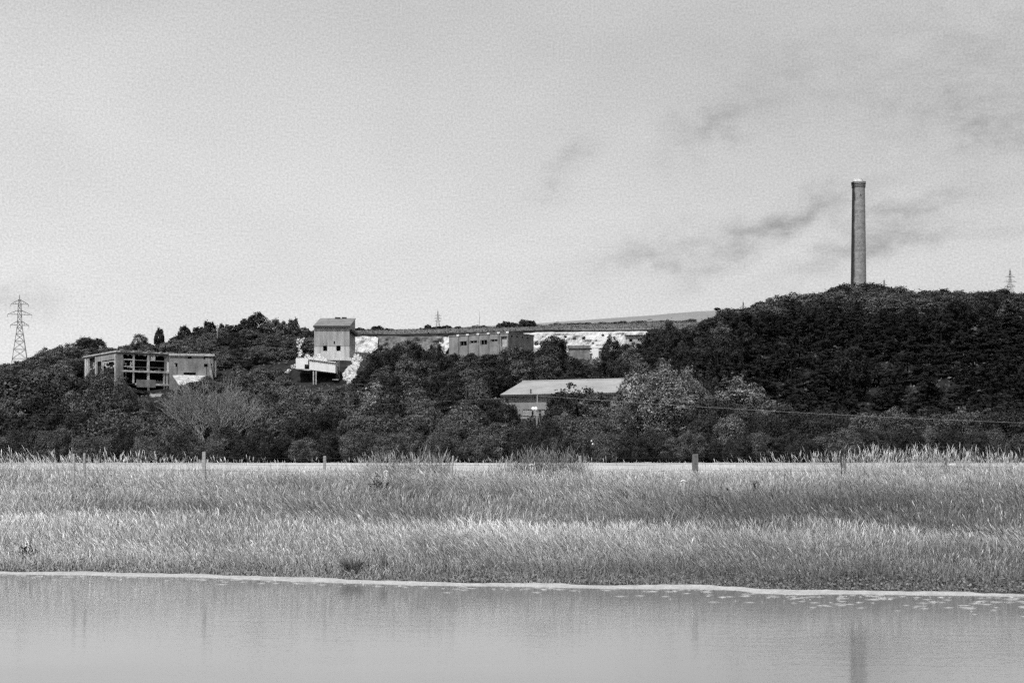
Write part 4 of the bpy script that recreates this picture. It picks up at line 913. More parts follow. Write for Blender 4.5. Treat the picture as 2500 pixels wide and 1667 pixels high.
# ================================================================ TREES
# hedge and thicket at the far edge of the field: notable ones first
H1 = [
 (-45, 905, 85, 232, 'mid', 'leaf_mid', 'leafy tree mass under the large pylon at the picture edge'),
 (62, 893, 85, 236, 'mid', 'leaf_mid', 'broad leafy tree under the large lattice pylon'),
 (150, 900, 70, 232, 'mid', 'leaf_dark', 'dark leafy tree on the slope before the frame ruin'),
 (268, 902, 80, 214, 'big', 'leaf_mid', 'big leafy tree hiding the lower left of the frame ruin'),
 (340, 965, 48, 206, 'mid', 'leaf_dark', 'dark bush under the big tree at the frame ruin'),
 (776, 938, 42, 232, 'mid', 'leaf_light', 'pale rounded bush right below the gantry legs'),
 (905, 932, 64, 236, 'mid', 'leaf_light', 'pale leafy bush below the chalk scree'),
 (845, 945, 45, 234, 'mid', 'leaf_mid', 'bush at the foot of the chalk scree beside the gantry'),
 (1010, 945, 62, 226, 'mid', 'leaf_mid', 'mid grey bush below the dark trees right of the chalk scree'),
 (1228, 967, 46, 232, 'mid', 'leaf_dark', 'rounded dark bush at the left end of the pale roofed shed'),
 (1405, 932, 84, 238, 'mid', 'leaf_dark', 'dark bushy tree standing against the middle of the pale roof'),
 (1368, 944, 42, 232, 'mid', 'leaf_dark', 'smaller dark tree against the pale roof next to the disc pole'),
 (1640, 882, 104, 200, 'big', 'leaf_light', 'large bright bushy tree at the right end of the pale roofed shed'),
 (1560, 888, 72, 205, 'mid', 'leaf_light', 'shoulder of bright foliage beside the pale roof'),
 (1815, 917, 78, 232, 'mid', 'leaf_light', 'pale domed tree below the dark conifers'),
 (1885, 965, 60, 222, 'mid', 'leaf_mid', 'mid grey bush sloping down from the pale domed tree'),
 (1455, 945, 52, 234, 'mid', 'leaf_mid', 'mid grey bush hiding the wall under the far end of the pale roof'),
 (1303, 1010, 46, 236, 'mid', 'leaf_mid', 'bush right below the white picket railing'),
 (1195, 1053, 56, 178, 'near', 'leaf_light', 'low pale spreading bush at the field edge'),
]
for a in H1: tree(a[0], a[1], a[2], a[3], a[4], a[5], a[6], name='bush' if 'bush' in a[6] else None)
GH = 'bushes of the thicket behind the pale field'
LH = {'leaf_mid': 'mid grey bush in the unbroken thicket behind the pale field', 'leaf_dark': 'dark bush in the unbroken thicket behind the pale field', 'leaf_light': 'lighter bush in the unbroken thicket behind the pale field'}
def hb(px, top, hw, D, key='near', m=None):
    m = m or TR.choice(['leaf_mid', 'leaf_mid', 'leaf_dark', 'leaf_dark', 'leaf_mid'])
    if key == 'near' and D > 183 and TR.random() < .22: key = 'airy'
    tree(px, top, hw, D, key, m, LH[m], GH)
for px, top, hw, D in [(-180, 930, 90, 225), (-120, 1000, 70, 190), (-20, 985, 62, 188), (75, 1000, 62, 186), (160, 985, 60, 188), (245, 1003, 60, 186), (330, 1012, 55, 184), (392, 1012, 48, 186),
    (640, 985, 46, 208), (645, 965, 56, 222), (655, 1012, 55, 184), (716, 975, 48, 226), (725, 1012, 55, 184), (800, 995, 55, 190), (870, 1003, 58, 186), (940, 1006, 55, 184),
    (1010, 1008, 58, 185), (1050, 975, 55, 214), (1085, 1010, 55, 184), (1130, 990, 46, 204), (1150, 1030, 46, 182), (1265, 1032, 48, 181), (1330, 1018, 54, 183), (1440, 1005, 58, 186), (1385, 1000, 52, 196),
    (1505, 985, 50, 196), (1740, 968, 58, 192), (1800, 1000, 58, 186), (1860, 1005, 55, 184), (1915, 992, 58, 196), (1968, 1003, 58, 187), (2040, 996, 62, 189), (2112, 1004, 58, 187), (2190, 1000, 62, 189),
    (2270, 1004, 58, 187), (2350, 998, 62, 189), (2425, 1002, 58, 187), (2500, 1000, 62, 188), (2585, 1000, 65, 188), (2680, 998, 70, 190), (2780, 1000, 70, 190), (2880, 998, 70, 190), (2980, 1002, 70, 190), (3090, 998, 74, 190), (3200, 1000, 74, 190), (-260, 960, 80, 205), (-350, 965, 80, 205), (-450, 960, 84, 205), (-560, 965, 84, 205), (-230, 1005, 66, 188), (-330, 1004, 66, 188), (-430, 1006, 66, 188), (1316, 1036, 34, 174.5), (570, 1040, 40, 184), (455, 1042, 40, 184)]:
    hb(px + TR.uniform(-6, 6), top + TR.uniform(-6, 6), hw * TR.uniform(.9, 1.3), D)
for i in range(-12, 70):     # low skirts along the field edge
    px = -160 + i * 53 + TR.uniform(-14, 14); hb(px, TR.uniform(1040, 1068) , TR.uniform(34, 50), TR.uniform(175.5, 179), m=TR.choice(['leaf_mid', 'leaf_dark', 'leaf_mid']))
for i in range(-7, 42):     # second rank, behind the first
    px = -160 + i * 86 + TR.uniform(-20, 20)
    if 415 < px < 605: continue
    top = np.interp(px, [-200, 0, 190, 210, 540, 560, 700, 720, 850, 900, 1080, 1200, 1210, 1560, 1580, 1750, 1900, 2600], [960, 955, 955, 990, 990, 965, 975, 985, 985, 965, 965, 985, 1014, 1014, 960, 950, 985, 985]) + TR.uniform(-4, 10)
    hb(px, top, TR.uniform(50, 66), TR.uniform(196, 206), 'mid')

# the pale, twiggy, half dead shrub
def twiggy(px, top, hw, D, label, seed=2):
    rnd = random.Random(seed); zb = gz(px, D); H = z_of(top, D) - zb; R = hw / F * D
    root = thing('twiggy_shrub', label, 'shrub', (u_of(px) * D, D, zb)); mb = MB(); tips = []
    def grow(p, d, L, r, k):
        q = p + d * L; m_ = p.lerp(q, .5) + Vector((rnd.uniform(-1, 1), rnd.uniform(-1, 1), rnd.uniform(-.3, .5))) * L * .08
        mb.tube([p, m_, q], [r, r * .85, r * .65], 4 if k else 3); tips.append(q); tips.append(m_)
        if k == 0: return
        for i in range(rnd.choice((2, 3, 3))):
            e = (d + Vector((rnd.uniform(-1, 1), rnd.uniform(-1, 1), rnd.uniform(-.35, .75))) * .62).normalized()
            grow(q if i else m_.lerp(q, .6), e, L * rnd.uniform(.66, .86), r * .68, k - 1)
    for i in range(13):
        a = i * .483 + rnd.uniform(-.3, .3); s_ = rnd.uniform(.3, 1.3)
        grow(Vector((math.cos(a) * .3, math.sin(a) * .3, 0)), Vector((math.cos(a) * s_, math.sin(a) * s_, 1)).normalized(), H * .29, .125, 5)
    o = mb.build('branches', M['twig'], root)
    T_ = np.array([t[:] for t in tips]); r = np.random.default_rng(4)
    sel = T_[r.integers(0, len(T_), 9000)] + r.normal(size=(9000, 3)) * .28; sel = sel[sel[:, 2] > .5]
    V, Fc = quads(sel, r.normal(size=(len(sel), 3)) + np.array([0, 0, .6]), .085 * r.uniform(.6, 1.4, len(sel)), 1.0, r)
    link('crown', np_mesh('crown', V, Fc, np.repeat(r.uniform(.6, 1.5, len(sel)), 4)), M['leaf_scrub'], root)
twiggy(512, 918, 105, 192, 'pale half bare twiggy shrub in front of the frame ruin')

# dark tree belt in the middle distance
SILX = [700, 760, 860, 877, 903, 928, 979, 1017, 1043, 1063, 1085, 1110, 1154, 1178, 1217, 1243, 1288, 1318, 1348, 1377, 1392, 1407, 1434, 1449, 1467, 1487, 1496, 1511, 1541, 1586, 1615, 1627, 1657, 1690, 1705, 1746, 1800]
SILY = [950, 945, 900, 890, 857, 837, 823, 821, 842, 830, 858, 858, 866, 857, 848, 838, 841, 820, 812, 817, 832, 851, 870, 888, 868, 821, 814, 832, 841, 826, 792, 780, 796, 797, 786, 770, 760]
def sil(p): return float(np.interp(p, SILX, SILY))
GM = 'dark trees of the middle belt below the chalk'
for px, hw, D, m, lab in [(935, 46, 360, 'leaf_dark', 'dark bulky tree right of the chalk scree'), (992, 44, 372, 'leaf_dark', 'tallest dark tree between the tower and the pilastered block'), (1063, 20, 380, 'leaf_dark', 'narrow dark tree just before the pilastered block'),
                     (1348, 42, 392, 'leaf_dark', 'tall dark tree standing out against the chalk face'), (1492, 26, 396, 'leaf_dark', 'slim dark tree rising against the white chalk beside the low shed'),
                     (1630, 34, 410, 'leaf_dark', 'dark tree top closing the end of the chalk face'), (1250, 40, 388, 'leaf_mid', 'rounded tree before the right face of the pilastered block')]:
    tree(px, sil(px), hw, D, 'mid', m, lab)
for px, top in ((1524, 838), (1548, 834), (1582, 837), (1612, 830), (1150, 862), (1192, 862), (1108, 862)):
    tree(px, top, 24, 440 if px > 1500 else 430, 'far', 'leaf_dark', 'dark tree crowding the front of the low pale shed' if px > 1500 else 'tree crowding the foot of the pilastered block', 'trees hiding the foot of the low pale shed' if px > 1500 else 'trees hiding the foot of the pilastered block', name='broadleaf_tree')
for D, off, sp in ((385, 4, 48), (350, 26, 54), (318, 58, 58), (288, 100, 62)):
    px = 880 + TR.uniform(0, 20)
    while px < 1780:
        top = max(sil(px + q) for q in (-30, -15, 0, 15, 30)) + off + TR.uniform(-3, 10)
        ok = True
        if D < 330 and 1195 < px < 1575: ok = False                       # the pale roofed shed stands here
        if 1425 < px < 1478 and D > 340: top = max(top, 893)
        if D < 330: top = max(top, 905)
        if ok: tree(px, top, TR.uniform(34, 46), D + TR.uniform(-9, 9), TR.choice(['mid', 'mid', 'conifer']) if px > 1500 else 'mid', TR.choice(['leaf_dark', 'leaf_dark', 'leaf_mid']), 'dark tree packed into the belt below the chalk face', GM, name='broadleaf_tree')
        px += sp * TR.uniform(.8, 1.2)

# scrub slope with the frame ruin and the tower
RX = [-100, 0, 40, 100, 130, 190, 215, 240, 260, 275, 300, 320, 340, 360, 388, 405, 425, 440, 453, 475, 490, 510, 530, 545, 575, 590, 600, 630, 660, 690, 700, 715, 740, 765]
RY = [905, 884, 880, 852, 846, 829, 820, 824, 836, 846, 841, 834, 816, 833, 826, 830, 821, 808, 796, 803, 798, 786, 799, 790, 790, 793, 774, 763, 776, 781, 791, 778, 798, 806]
RID = [(115, 848, 28), (150, 842, 24), (212, 820, 30), (238, 824, 26), (300, 841, 16), (340, 816, 24), (428, 820, 18), (453, 795, 17), (489, 798, 20), (511, 785, 18), (546, 791, 16), (573, 790, 20), (604, 773, 20), (632, 763, 30), (664, 776, 26), (690, 782, 16), (716, 778, 16), (738, 796, 20), (762, 806, 20)]
RL = {388: '', 212: 'round dark tree on the ridge above the frame ruin', 340: 'peaked tree cluster on the ridge behind the frame ruin roof', 453: 'ball-shaped tree on the rising ridge', 632: 'broad domed tree on top of the scrubby hill', 716: 'upright tree on the ridge beside the tower'}
GR = 'trees along the scrubby ridge'
for px, top, hw in RID:
    D = 520 + TR.uniform(-8, 8); tree(px, top, hw * 1.1, D, 'far' if hw > 22 else 'round', TR.choice(['leaf_dark', 'leaf_dark', 'leaf_mid']), RL.get(px, 'small dark tree on the skyline of the scrubby ridge'), None if px in RL else GR, name='ridge_tree')
tree(388, 801, 13, 516, 'round', 'leaf_dark', 'column-shaped tree standing alone on the ridge above the ruin', name='ridge_tree')
GS = 'shrubs covering the scrubby slope'
for D in (424, 440, 456, 472, 488, 504, 518):
    px = -140 + TR.uniform(0, 30)
    while px < 775:
        inb = 195 < px < 545 and D < 432
        r = np.interp(px, RX, RY)
        hgt = TR.uniform(2.2, 5.2) if px > 520 else TR.uniform(3.5, 7)
        D_ = D + TR.uniform(-6, 6); topr = HR - (gz(px, D_) + hgt - HC) / D_ * F
        if topr < r + 4: hgt = z_of(r + TR.uniform(4, 10), D_) - gz(px, D_)
        near_tower = 712 < px < 890 and D < 470
        if not inb and not near_tower and hgt > .9:
            tree(px, 0, TR.uniform(24, 36), D_, 'far', TR.choice(['leaf_scrub', 'leaf_scrub', 'leaf_mid', 'leaf_dark']), 'scrubby shrub among many on the slope behind the frame ruin', GS, H=hgt, name='hillside_shrub')
        px += TR.uniform(36, 52)
for D in (250, 275, 305, 335, 362, 385, 400, 412):
    px = -150 + TR.uniform(0, 30)
    while px < 885:
        lim = 905 if px < 175 else 972 if px < 545 else np.interp(px, [545, 560, 690, 700, 835, 885], [960, 880, 900, 944, 944, 940])
        D_ = D + TR.uniform(-10, 10); g = gz(px, D_); hgt = TR.uniform(3.5, 7.5)
        hgt = min(hgt, z_of(lim + TR.uniform(0, 8), D_) - g)
        if 700 < px < 835 and D > 380 or D > 390 and 190 < px < 545: hgt = 0
        if hgt > 1.2: tree(px, 0, TR.uniform(26, 38) * 330 / D_, D_, 'mid' if D < 320 else 'far', TR.choice(['leaf_scrub', 'leaf_mid', 'leaf_dark', 'leaf_scrub']), 'shrub among many on the slope below the works', GS, H=hgt, name='hillside_shrub')
        px += TR.uniform(44, 64) * 330 / D_

for px, top, hw, D in [(345, 952, 26, 392), (318, 946, 26, 394), (372, 985, 24, 378), (405, 975, 26, 388), (432, 962, 24, 392), (476, 930, 26, 391), (505, 918, 26, 392), (448, 948, 22, 390), (535, 930, 24, 396), (555, 915, 26, 404), (225, 905, 24, 392), (250, 912, 22, 390)]:
    tree(px, top, hw, D, 'far', TR.choice(['leaf_scrub', 'leaf_mid', 'leaf_dark']), 'shrub crowding the foot of the frame ruin', 'shrubs at the foot of the frame ruin', name='hillside_shrub')

# the wooded hill under the chimney
HX = [1640, 1700, 1745, 1772, 1814, 1868, 1891, 1940, 1983, 2025, 2051, 2090, 2143, 2174, 2212, 2250, 2289, 2361, 2384, 2415, 2480, 2500, 2700, 3000]
HY = [790, 788, 766, 752, 748, 734, 722, 714, 717, 705, 695, 696, 692, 697, 707, 709, 707, 708, 718, 703, 712, 718, 728, 745]
GW, GC = 'broadleaf trees of the wooded hill', 'conifers of the wooded hill'
tree(2052, 694, 42, 516, 'far', 'leaf_dark', 'dark rounded tree crowning the hill at the foot of the chimney')
tree(2128, 691, 46, 518, 'far', 'leaf_dark', 'dark domed tree on the hilltop just beyond the chimney foot')
tree(1975, 728, 44, 505, 'far', 'leaf_light', 'pale leafy tree high on the hill below the chimney')
tree(1893, 722, 14, 515, 'conifer', 'leaf_dark', 'spiky tree top on the descending skyline of the hill', name='conifer')
px = 1700
while px < 2760:
    tree(px, np.interp(px, HX, HY) + TR.uniform(-5, 6), TR.uniform(34, 54), 520 + TR.uniform(-8, 8), 'far', TR.choice(['leaf_dark', 'leaf_mid', 'leaf_mid']), 'broadleaf tree on the skyline of the wooded hill', GW); px += TR.uniform(30, 42)
for D in (496, 470, 444, 418, 392, 366, 340, 314, 288, 264, 246):
    px = 1600 + TR.uniform(0, 40)
    if D < 400: px = 1690
    while px < 2760:
        D_ = D + TR.uniform(-9, 9); g = gz(px, D_); f = max(0, (D - 288) / 208.0)
        hgt = TR.uniform(7.5, 13) if D < 440 else TR.uniform(6.5, 11)
        cap = np.interp(px, HX, HY) + 8
        if px < 1700: cap = max(cap, sil(px) + 8)
        hgt = min(hgt, z_of(cap if D > 270 else 975, D_) - g)
        con = TR.random() < (.9 if f < .62 else .35 if f < .8 else .06)
        if px > 1960 and f > .7: con = TR.random() < .04
        if hgt > 2:
            tree(px, 0, TR.uniform(36, 56) * 430 / D_, D_, 'conifer' if con else 'far', 'leaf_conifer' if con else TR.choice(['leaf_mid', 'leaf_mid', 'leaf_dark']) if f > .66 else 'leaf_conifer',
                 'dark conifer among many on the steep wooded hill' if con else 'broadleaf tree among many on the upper wooded hill', GC if con else GW, H=hgt)
        px += TR.uniform(54, 78) * 430 / D_ * (.85 if con else 1)

# small trees on the far skyline
GF = 'small trees on the far skyline'
for px, top, hw in [(880, 803, 14), (905, 806, 12), (922, 798, 14), (950, 804, 12), (975, 807, 12), (998, 806, 12), (1030, 803, 7), (1046, 795, 9), (1068, 799, 12), (1092, 797, 12), (1118, 799, 9), (1130, 803, 10), (1222, 791, 9), (1236, 786, 11), (1252, 789, 10), (1266, 792, 9), (1283, 782, 15), (1297, 785, 10)]:
    tree(px, top - 3.5, hw * 1.25, 990 + TR.uniform(-10, 10), 'round', 'leaf_dark', 'small dark tree in the row on the far skyline', GF, name='skyline_tree', variant=0, sink=2.5)
for px, top, hw in [(1150, 798, 18), (1165, 793, 20), (1180, 794, 18), (1196, 799, 18), (1212, 800, 16)]:
    tree(px, top, hw, 996, 'far', 'leaf_mid', 'tree of the low dome-shaped clump behind the works block', 'trees of the low dome-shaped clump', name='skyline_tree', sink=2.5)
px = 1300
while px < 1700:
    tree(px, np.interp(px, [1300, 1500, 1700], [793, 786, 780]) + TR.uniform(-3, 2), TR.uniform(10, 17), 1290 + TR.uniform(-15, 15), 'far', 'leaf_mid', 'bush in the far hedge line under the pale hill field', 'bushes of the far hedge line', name='hedge_bush', sink=1.5); px += TR.uniform(13, 20)
for px, top, hw, D in [(1361, 785, 5, 2380), (1480, 778, 4, 2390), (1660, 764.5, 5, 2380), (1752, 751, 9, 2380), (1775, 751, 6, 2380), (1587, 779, 6, 1600), (1350, 786, 4, 2380)]:
    tree(px, top, hw, D, 'round', 'leaf_dark', {1752: 'lone round tree on the pale hill crest next to the wooded hill', 1587: 'lone small tree in the pale hill field'}.get(px, 'tiny bush on the crest of the pale hill field'), None if px in (1752, 1587) else 'tiny bushes on the pale hill crest', name='skyline_tree', sink=1)
for px, row, s_ in [(1310, 838, 7), (1330, 852, 6), (1402, 826, 5), (1425, 825, 5), (1448, 838, 4), (1455, 831, 3), (1472, 818, 4), (1380, 822, 4)]:
    D = 706.5; s_ *= TR.uniform(.6, 1.1); o = thing('cliff_shrub', 'small dark shrub clinging to the white chalk face', 'shrub', pt(px, row + s_, D), TR.uniform(0, 6), 'shrubs on the chalk face'); R = s_ / F * D * 1.2; o.scale = (R, R, R * 1.6)
    c, t = PROTO['far'][TR.randrange(5)]
    for nme, me, mm in (('trunk', t, None), ('crown', c, 'leaf_mid')):
        q = bpy.data.objects.new(nme, me); COL.objects.link(q); q.parent = o
        if mm: q.material_slots[0].link = 'OBJECT'; q.material_slots[0].material = M[mm]

# leafy ground cover over the hillside and the upland
def cover(name, px0, px1, d0, d1, n, size, m, seed, hmax=1.2):
    r = np.random.default_rng(seed); D = np.sqrt(r.uniform(d0 ** 2, d1 ** 2, n)); p = r.uniform(px0, px1, n)
    z = ground(p, D) + r.uniform(0, hmax, n) * (.5 + .5 * vnoise(u_of(p) * D * .2, D * .2, seed))
    inA = (p > 195) & (p < 530) & (D > 396) & (D < 428); inG = (p > 715) & (p < 870) & (D > 405) & (D < 448); keep = ~(inA | inG) & ~((p > 840) & (D > 695) & (D < 724))
    C = np.stack([u_of(p) * D, D, z], 1)[keep]; k = len(C)
    V, Fc = quads(C, r.normal(size=(k, 3)) * .6 + np.array([0, -.35, .8]), size * r.uniform(.5, 1.5, k), 1.1, r)
    o = link(name, np_mesh(name, V, Fc, np.repeat(r.uniform(.5, 1.5, k), 4)), M[m]); tag(o, kind='stuff'); return o
tag(cover('undergrowth', -400, 2900, 205, 722, 120000, .38, 'leaf_mid', 3), 'low scrub growing over the hillside between the trees', 'undergrowth')
tag(cover('upland_scrub', 700, 1760, 726, 1290, 22000, .5, 'leaf_scrub', 4, .7), 'low rough scrub on the level ground above the chalk face', 'scrub')

# ================================================================ GRASS
def blades(n, px0, px1, t0, t1, seed, h, wd, dens=None, tintf=None, lean=.25, leanx=-.12, head=0.0, abs_d=False):
    """returns vertex, face and tint arrays for n grass blades standing on the bank between t0 and t1 metres behind the waterline"""
    r = np.random.default_rng(seed); p = r.uniform(px0, px1, n); t = r.uniform(t0, t1, n)
    D = t if abs_d else shore_d(p) + t
    if abs_d: t = D - shore_d(p)
    x = u_of(p) * D
    if dens is not None:
        k = r.random(n) < dens(x, t, p); p, t, D, x = p[k], t[k], D[k], x[k]
    n = len(p); z = ground(p, D) - .02
    hh = h(x, t, p, r) if callable(h) else h * r.uniform(.6, 1.25, n)
    yaw = r.uniform(0, 6.283, n); ca, sa = np.cos(yaw), np.sin(yaw)
    lx = (leanx + .46 * patch(x, t, 1.1, 88) + r.normal(size=n) * lean) * hh; ly = r.normal(size=n) * lean * .7 * hh
    ww = wd * r.uniform(.6, 1.4, n)
    lv = np.array([0, .4, .74, .88, 1.0]); wp = np.array([.8, .8, .62, .5, .06]) if not head else np.array([.5, .4, .35, head, .12])
    ver = np.zeros((n, 10, 3), np.float32)
    for i in range(5):
        f = lv[i]; cx = x + lx * f ** 1.8; cy = D + ly * f ** 1.8; cz = z + hh * f * (1 - .12 * f)
        for j, s_ in ((0, -1), (1, 1)):
            ver[:, i * 2 + j, 0] = cx + s_ * ca * ww * wp[i]; ver[:, i * 2 + j, 1] = cy + s_ * sa * ww * wp[i]; ver[:, i * 2 + j, 2] = cz
    b = np.arange(n)[:, None, None] * 10; q = np.array([[0, 1, 3, 2], [2, 3, 5, 4], [4, 5, 7, 6], [6, 7, 9, 8]])[None]
    fc = (b + q).reshape(-1, 4)
    ti = tintf(x, t, p, r) if tintf else np.ones(n)
    tv = np.repeat(ti[:, None], 10, 1)
    if head: tv[:, 6:] *= 1.35
    return ver.reshape(-1, 3), fc, tv.ravel()
def grass_obj(name, sets, m, label, cat='grass'):
    V, Fc, T_, o_ = [], [], [], 0
    for v, f, t in sets: V.append(v); Fc.append(f + o_); T_.append(t); o_ += len(v)
    o = link(name, np_mesh(name, np.concatenate(V), np.concatenate(Fc), np.concatenate(T_)), m)
    return tag(o, label, cat, kind='stuff')
def patch(x, t, s=1.0, seed=31): return vnoise(x * .35 * s, t * .8 * s, seed, 4)
PXA, PXB = -1000, 3500
def dry(x, t, p, r):
    """how dry and pale the sward is: lush and dark in the hollow, dry on the two crests, greener to the east"""
    tw = t + wander(x)        # the bands wander along the bank
    a = np.interp(tw, [1.3, 2.6, 4.2, 5.6, 6.4, 7.4, 9.4, 11.5, 14, 20], [.52, .66, .86, .92, .80, .58, .50, .68, .92, 1.2])
    k = np.interp(p, [-400, 300, 1000, 1500, 2900], [.30, .40, .75, 1.0, 1.08]); a = 1 - (1 - a) * k - .10 * (k < .8)
    a = a * np.interp(p, [-400, 200, 900, 1500, 1900, 2500, 2900], [1.02, 1.04, 1.05, .95, .80, .72, .72])
    a = a * (1 + .45 * patch(x, t) + .48 * patch(x, t, .4, 43) + .22 * patch(x, t, 3, 41))
    return np.clip(a, .2, 1.5) * r.uniform(.62, 1.38, len(x))
hh1 = lambda x, t, p, r: np.interp(t, [.6, 1.2, 2.2, 4, 7, 12, 20], [.07, .17, .36, .58, .60, .62, .50]) * (1 + .38 * patch(x, t, 1.3, 51) + .2 * patch(x, t, .5, 52)) * r.uniform(.5, 1.35, len(x))
hh2 = lambda x, t, p, r: hh1(x, t, p, r) * 1.22 + .08
sets = [blades(300000, PXA, PXB, .62, 17.8, 1, hh1, .0085, tintf=dry, lean=.30),
        blades(112000, PXA, PXB, 1.9, 17.4, 2, hh2, .0068, tintf=lambda x, t, p, r: dry(x, t, p, r) * 1.22, lean=.18, leanx=-.16, head=1.25)]
sets += [blades(9500, PXA, PXB, 2.0, 17.5, 8, lambda x, t, p, r: r.uniform(.45, .95, len(x)), .009, dens=lambda x, t, p: np.clip(.3 + .9 * patch(x, t, .8, 90), 0, 1), tintf=lambda x, t, p, r: r.uniform(.15, .4, len(x)), lean=.12, head=1.6),
         blades(12000, PXA, PXB, 2.5, 18.5, 9, lambda x, t, p, r: r.uniform(.6, 1.05, len(x)), .007, dens=lambda x, t, p: np.clip(.35 + .8 * patch(x, t, .7, 92), 0, 1), tintf=lambda x, t, p, r: r.uniform(.9, 1.6, len(x)), lean=.14, leanx=-.2, head=1.5),
         blades(21500, PXA, PXB, 16, 20.5, 10, lambda x, t, p, r: r.uniform(.15, .5, len(x)), .011, tintf=lambda x, t, p, r: r.uniform(.7, 1.5, len(x)) * np.interp(p, [0, 1500, 2400], [1, .95, .7]), lean=.3)]
grass_obj('meadow_grass', sets, M['grass'], 'tall dry meadow grass covering the river bank in two pale tiers')
# the ragged fringe of tall seeding grass along the fence
def fr_d(x, t, p): 
    b = np.interp(p, [-400, 0, 120, 250, 420, 520, 640, 760, 860, 900, 1000, 1090, 1110, 1200, 1250, 1330, 1430, 1450, 1700, 1900, 2000, 2200, 2420, 2600, 2900], [.5, .6, .65, .5, .42, .3, .18, .12, .2, .5, .6, .5, .10, .15, .5, .65, .5, .1, .06, .16, .24, .34, .36, .3, .3])
    return np.clip(b * (.75 + .6 * vnoise(x * .9, t, 71, 3)), .02, 1)
def fr_h(x, t, p, r):
    b = np.interp(p, [-400, 0, 300, 600, 850, 920, 1090, 1120, 1220, 1300, 1420, 1460, 1800, 1950, 2250, 2450, 2900], [1.05, 1.1, 1.02, .78, .7, 1.0, 1.0, .7, .75, 1.15, 1.05, .65, .72, 1.05, 1.22, 1.05, 1.0])
    return b * np.clip(r.normal(.92, .24, len(x)), .3, 1.6)
def fr_t(x, t, p, r):
    b = np.interp(p, [-400, 880, 920, 1090, 1120, 1230, 1260, 1420, 1450, 2900], [1.1, 1.05, .55, .55, 1.05, .8, .36, .36, 1.05, .8])
    return b * r.uniform(.55, 1.4, len(x))
sets = [blades(45000, PXA, PXB, 56.2, 61.5, 5, fr_h, .0085, dens=fr_d, tintf=fr_t, lean=.12, leanx=-.04, head=1.5, abs_d=True),
        blades(80000, PXA, PXB, 54.8, 61.5, 6, lambda x, t, p, r: fr_h(x, t, p, r) * .55, .009, dens=fr_d, tintf=fr_t, lean=.25, abs_d=True)]
grass_obj('tall_grass', sets, M['grass'], 'tall seeding grasses standing in ragged tufts along the fence')
# short stubble on the pale field
sets = [blades(95000, -900, 3400, 58.5, 96, 7, lambda x, t, p, r: r.uniform(.04, .15, len(x)) * (1 + .5 * vnoise(x * .3, t * .1, 91, 3)), .012, tintf=lambda x, t, p, r: r.uniform(.7, 1.5, len(x)), lean=.5, abs_d=True)]
grass_obj('field_grass', sets, M['grass'], 'short bleached grass on the pale field behind the fence')
# rushes and dark clumps on the bank
def clump(px, t, n, h, R, m, label, name='rush_clump', tint=.3, seed=1):
    r = np.random.default_rng(seed); D0 = float(shore_d(px)) + t; x0 = u_of(px) * D0; z0 = gz(px, D0)
    a = r.uniform(0, 6.283, n); rr_ = R * np.sqrt(r.random(n)); V = []; Fc = []
    for i in range(n):
        bx, by = math.cos(a[i]) * rr_[i] * .5, math.sin(a[i]) * rr_[i] * .5; H = h * r.uniform(.55, 1.1); ox, oy = math.cos(a[i]) * R * r.uniform(.2, 1) - .1 * H, math.sin(a[i]) * R * .7; wv_ = .012 * r.uniform(.7, 1.5); ya = r.uniform(0, 3.14); k = len(V)
        for f, w2 in ((0, 1), (.5, .9), (.85, .6), (1, .05)):
            cx, cy, cz = bx + ox * f ** 1.7, by + oy * f ** 1.7, H * f * (1 - .15 * f) - .03
            V += [(cx - math.cos(ya) * wv_ * w2, cy - math.sin(ya) * wv_ * w2, cz), (cx + math.cos(ya) * wv_ * w2, cy + math.sin(ya) * wv_ * w2, cz)]
        Fc += [(k, k + 1, k + 3, k + 2), (k + 2, k + 3, k + 5, k + 4), (k + 4, k + 5, k + 7, k + 6)]
    o = link(name, np_mesh(name, V, Fc, np.repeat(r.uniform(.6, 1.3, n) * tint, 8)), m); o.location = (x0, D0, z0); return tag(o, label, 'plant')
clump(862, 1.9, 240, .60, .40, M['grass'], 'dark rush clump at the waterline below the gantry', tint=.62, seed=2)
clump(938, 2.0, 90, .72, .12, M['grass'], 'narrow dark rush spike at the waterline next to a larger clump', tint=.6, seed=3)
clump(1850, 14.5, 260, .9, .10, M['grass'], 'slanting dark weed stem bunch high on the bank', tint=.15, seed=6)
def weed(px, t, R, h, n, m, label, leaf=.05, seed=1, name='broadleaf_weed'):  # low broad-leaved weed, a tuft of loose leaf faces
    r = np.random.default_rng(seed); D0 = float(shore_d(px)) + t; x0 = u_of(px) * D0
    C = r.normal(size=(n, 3)) * np.array([R * .5, R * .4, h * .3]) + np.array([0, 0, h * .5]); C = C[C[:, 2] > 0]
    V, Fc = quads(C, r.normal(size=(len(C), 3)) * .7 + np.array([0, -.3, .8]), leaf * r.uniform(.5, 1.5, len(C)), 1.2, r)
    mb = MB(); o = link(name, np_mesh(name, V, Fc, np.repeat(r.uniform(.5, 1.5, len(C)), 4)), m); o.location = (x0, D0, gz(px, D0)); return tag(o, label, 'plant')
weed(1752, 12.0, .42, .60, 420, M['leaf_dark'], 'dark broad-leaved weed in the upper bank beside the thick grey post', .075, 1)
weed(932, 15.0, .45, .55, 380, M['leaf_dark'], 'dark weed clump under a white flower head on the bank top', .06, 2)
weed(66, 2.6, .30, .40, 260, M['leaf_dark'], 'small dark weed low on the bank near the picture edge', .05, 3)
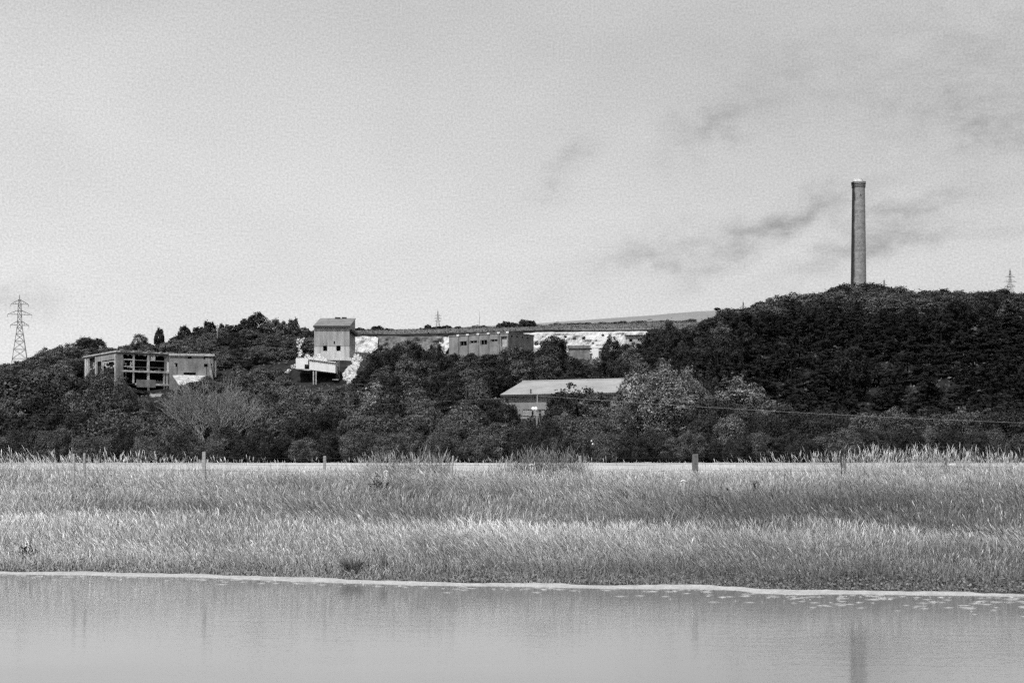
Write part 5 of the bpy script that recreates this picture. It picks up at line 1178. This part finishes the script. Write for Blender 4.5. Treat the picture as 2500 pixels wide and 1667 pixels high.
weed(230, 14.5, .55, .45, 380, M['leaf_mid'], 'mid grey weed patch below the fence under the frame ruin', .05, 4)
weed(1515, 13.5, .5, .5, 380, M['leaf_mid'], 'weed patch below the fence in front of the bright bushy tree', .05, 5)
# leafy weeds along the foot of the bank
r = np.random.default_rng(12); n = 35000; p = r.uniform(PXA, PXB, n); t = .66 + np.abs(r.normal(size=n)) * .75
k = r.random(n) < np.interp(p, [-400, 900, 1000, 1300, 1700, 2500, 2900], [.3, .35, .5, .6, .8, 1, 1]) * (.6 + .5 * vnoise(p * .02, t, 17)); p, t = p[k], t[k]; D = shore_d(p) + t; n = len(p)
C = np.stack([u_of(p) * D, D, ground(p, D) + r.uniform(.02, .24, n) * np.clip(t - .5, .25, 1)], 1)
V, Fc = quads(C, r.normal(size=(n, 3)) * .6 + np.array([0, -.4, .8]), .035 * r.uniform(.5, 1.5, n), 1.2, r)
tag(link('bank_weeds', np_mesh('bank_weeds', V, Fc, np.repeat(r.uniform(.4, 1.7, n), 4)), M['leaf_pale']), 'low leafy weeds along the foot of the bank', 'weeds', kind='stuff')
# foam flecks drifting on the water off the bank
r = np.random.default_rng(14); mb = MB(); n = 800
p = r.uniform(-300, 2800, n); k = r.random(n) < np.interp(p, [-300, 300, 900, 1100, 1700, 2100, 2500], [.22, .2, .15, .2, .4, .6, .7]); p = p[k]
off = np.abs(r.normal(size=len(p))) * np.interp(p, [0, 1500, 2100, 2500], [.55, .8, 1.6, 2.2]) + .15
for q, of in zip(p, off):
    D = float(shore_d(q)) - of; x = u_of(q) * D; L = r.uniform(.03, .22) ; wv_ = r.uniform(.012, .03); m_ = 7
    mb.add([(x + math.cos(6.283 * i / m_) * L * r.uniform(.6, 1.1), D + math.sin(6.283 * i / m_) * wv_ * r.uniform(.6, 1.3), .006) for i in range(m_)] + [(x, D, .016)], [(i, (i + 1) % m_, m_) for i in range(m_)])
tag(mb.build('foam', M['foam']), 'pale flecks of foam drifting off the bank', 'foam', kind='stuff')
print('TREES', NTREES[0])
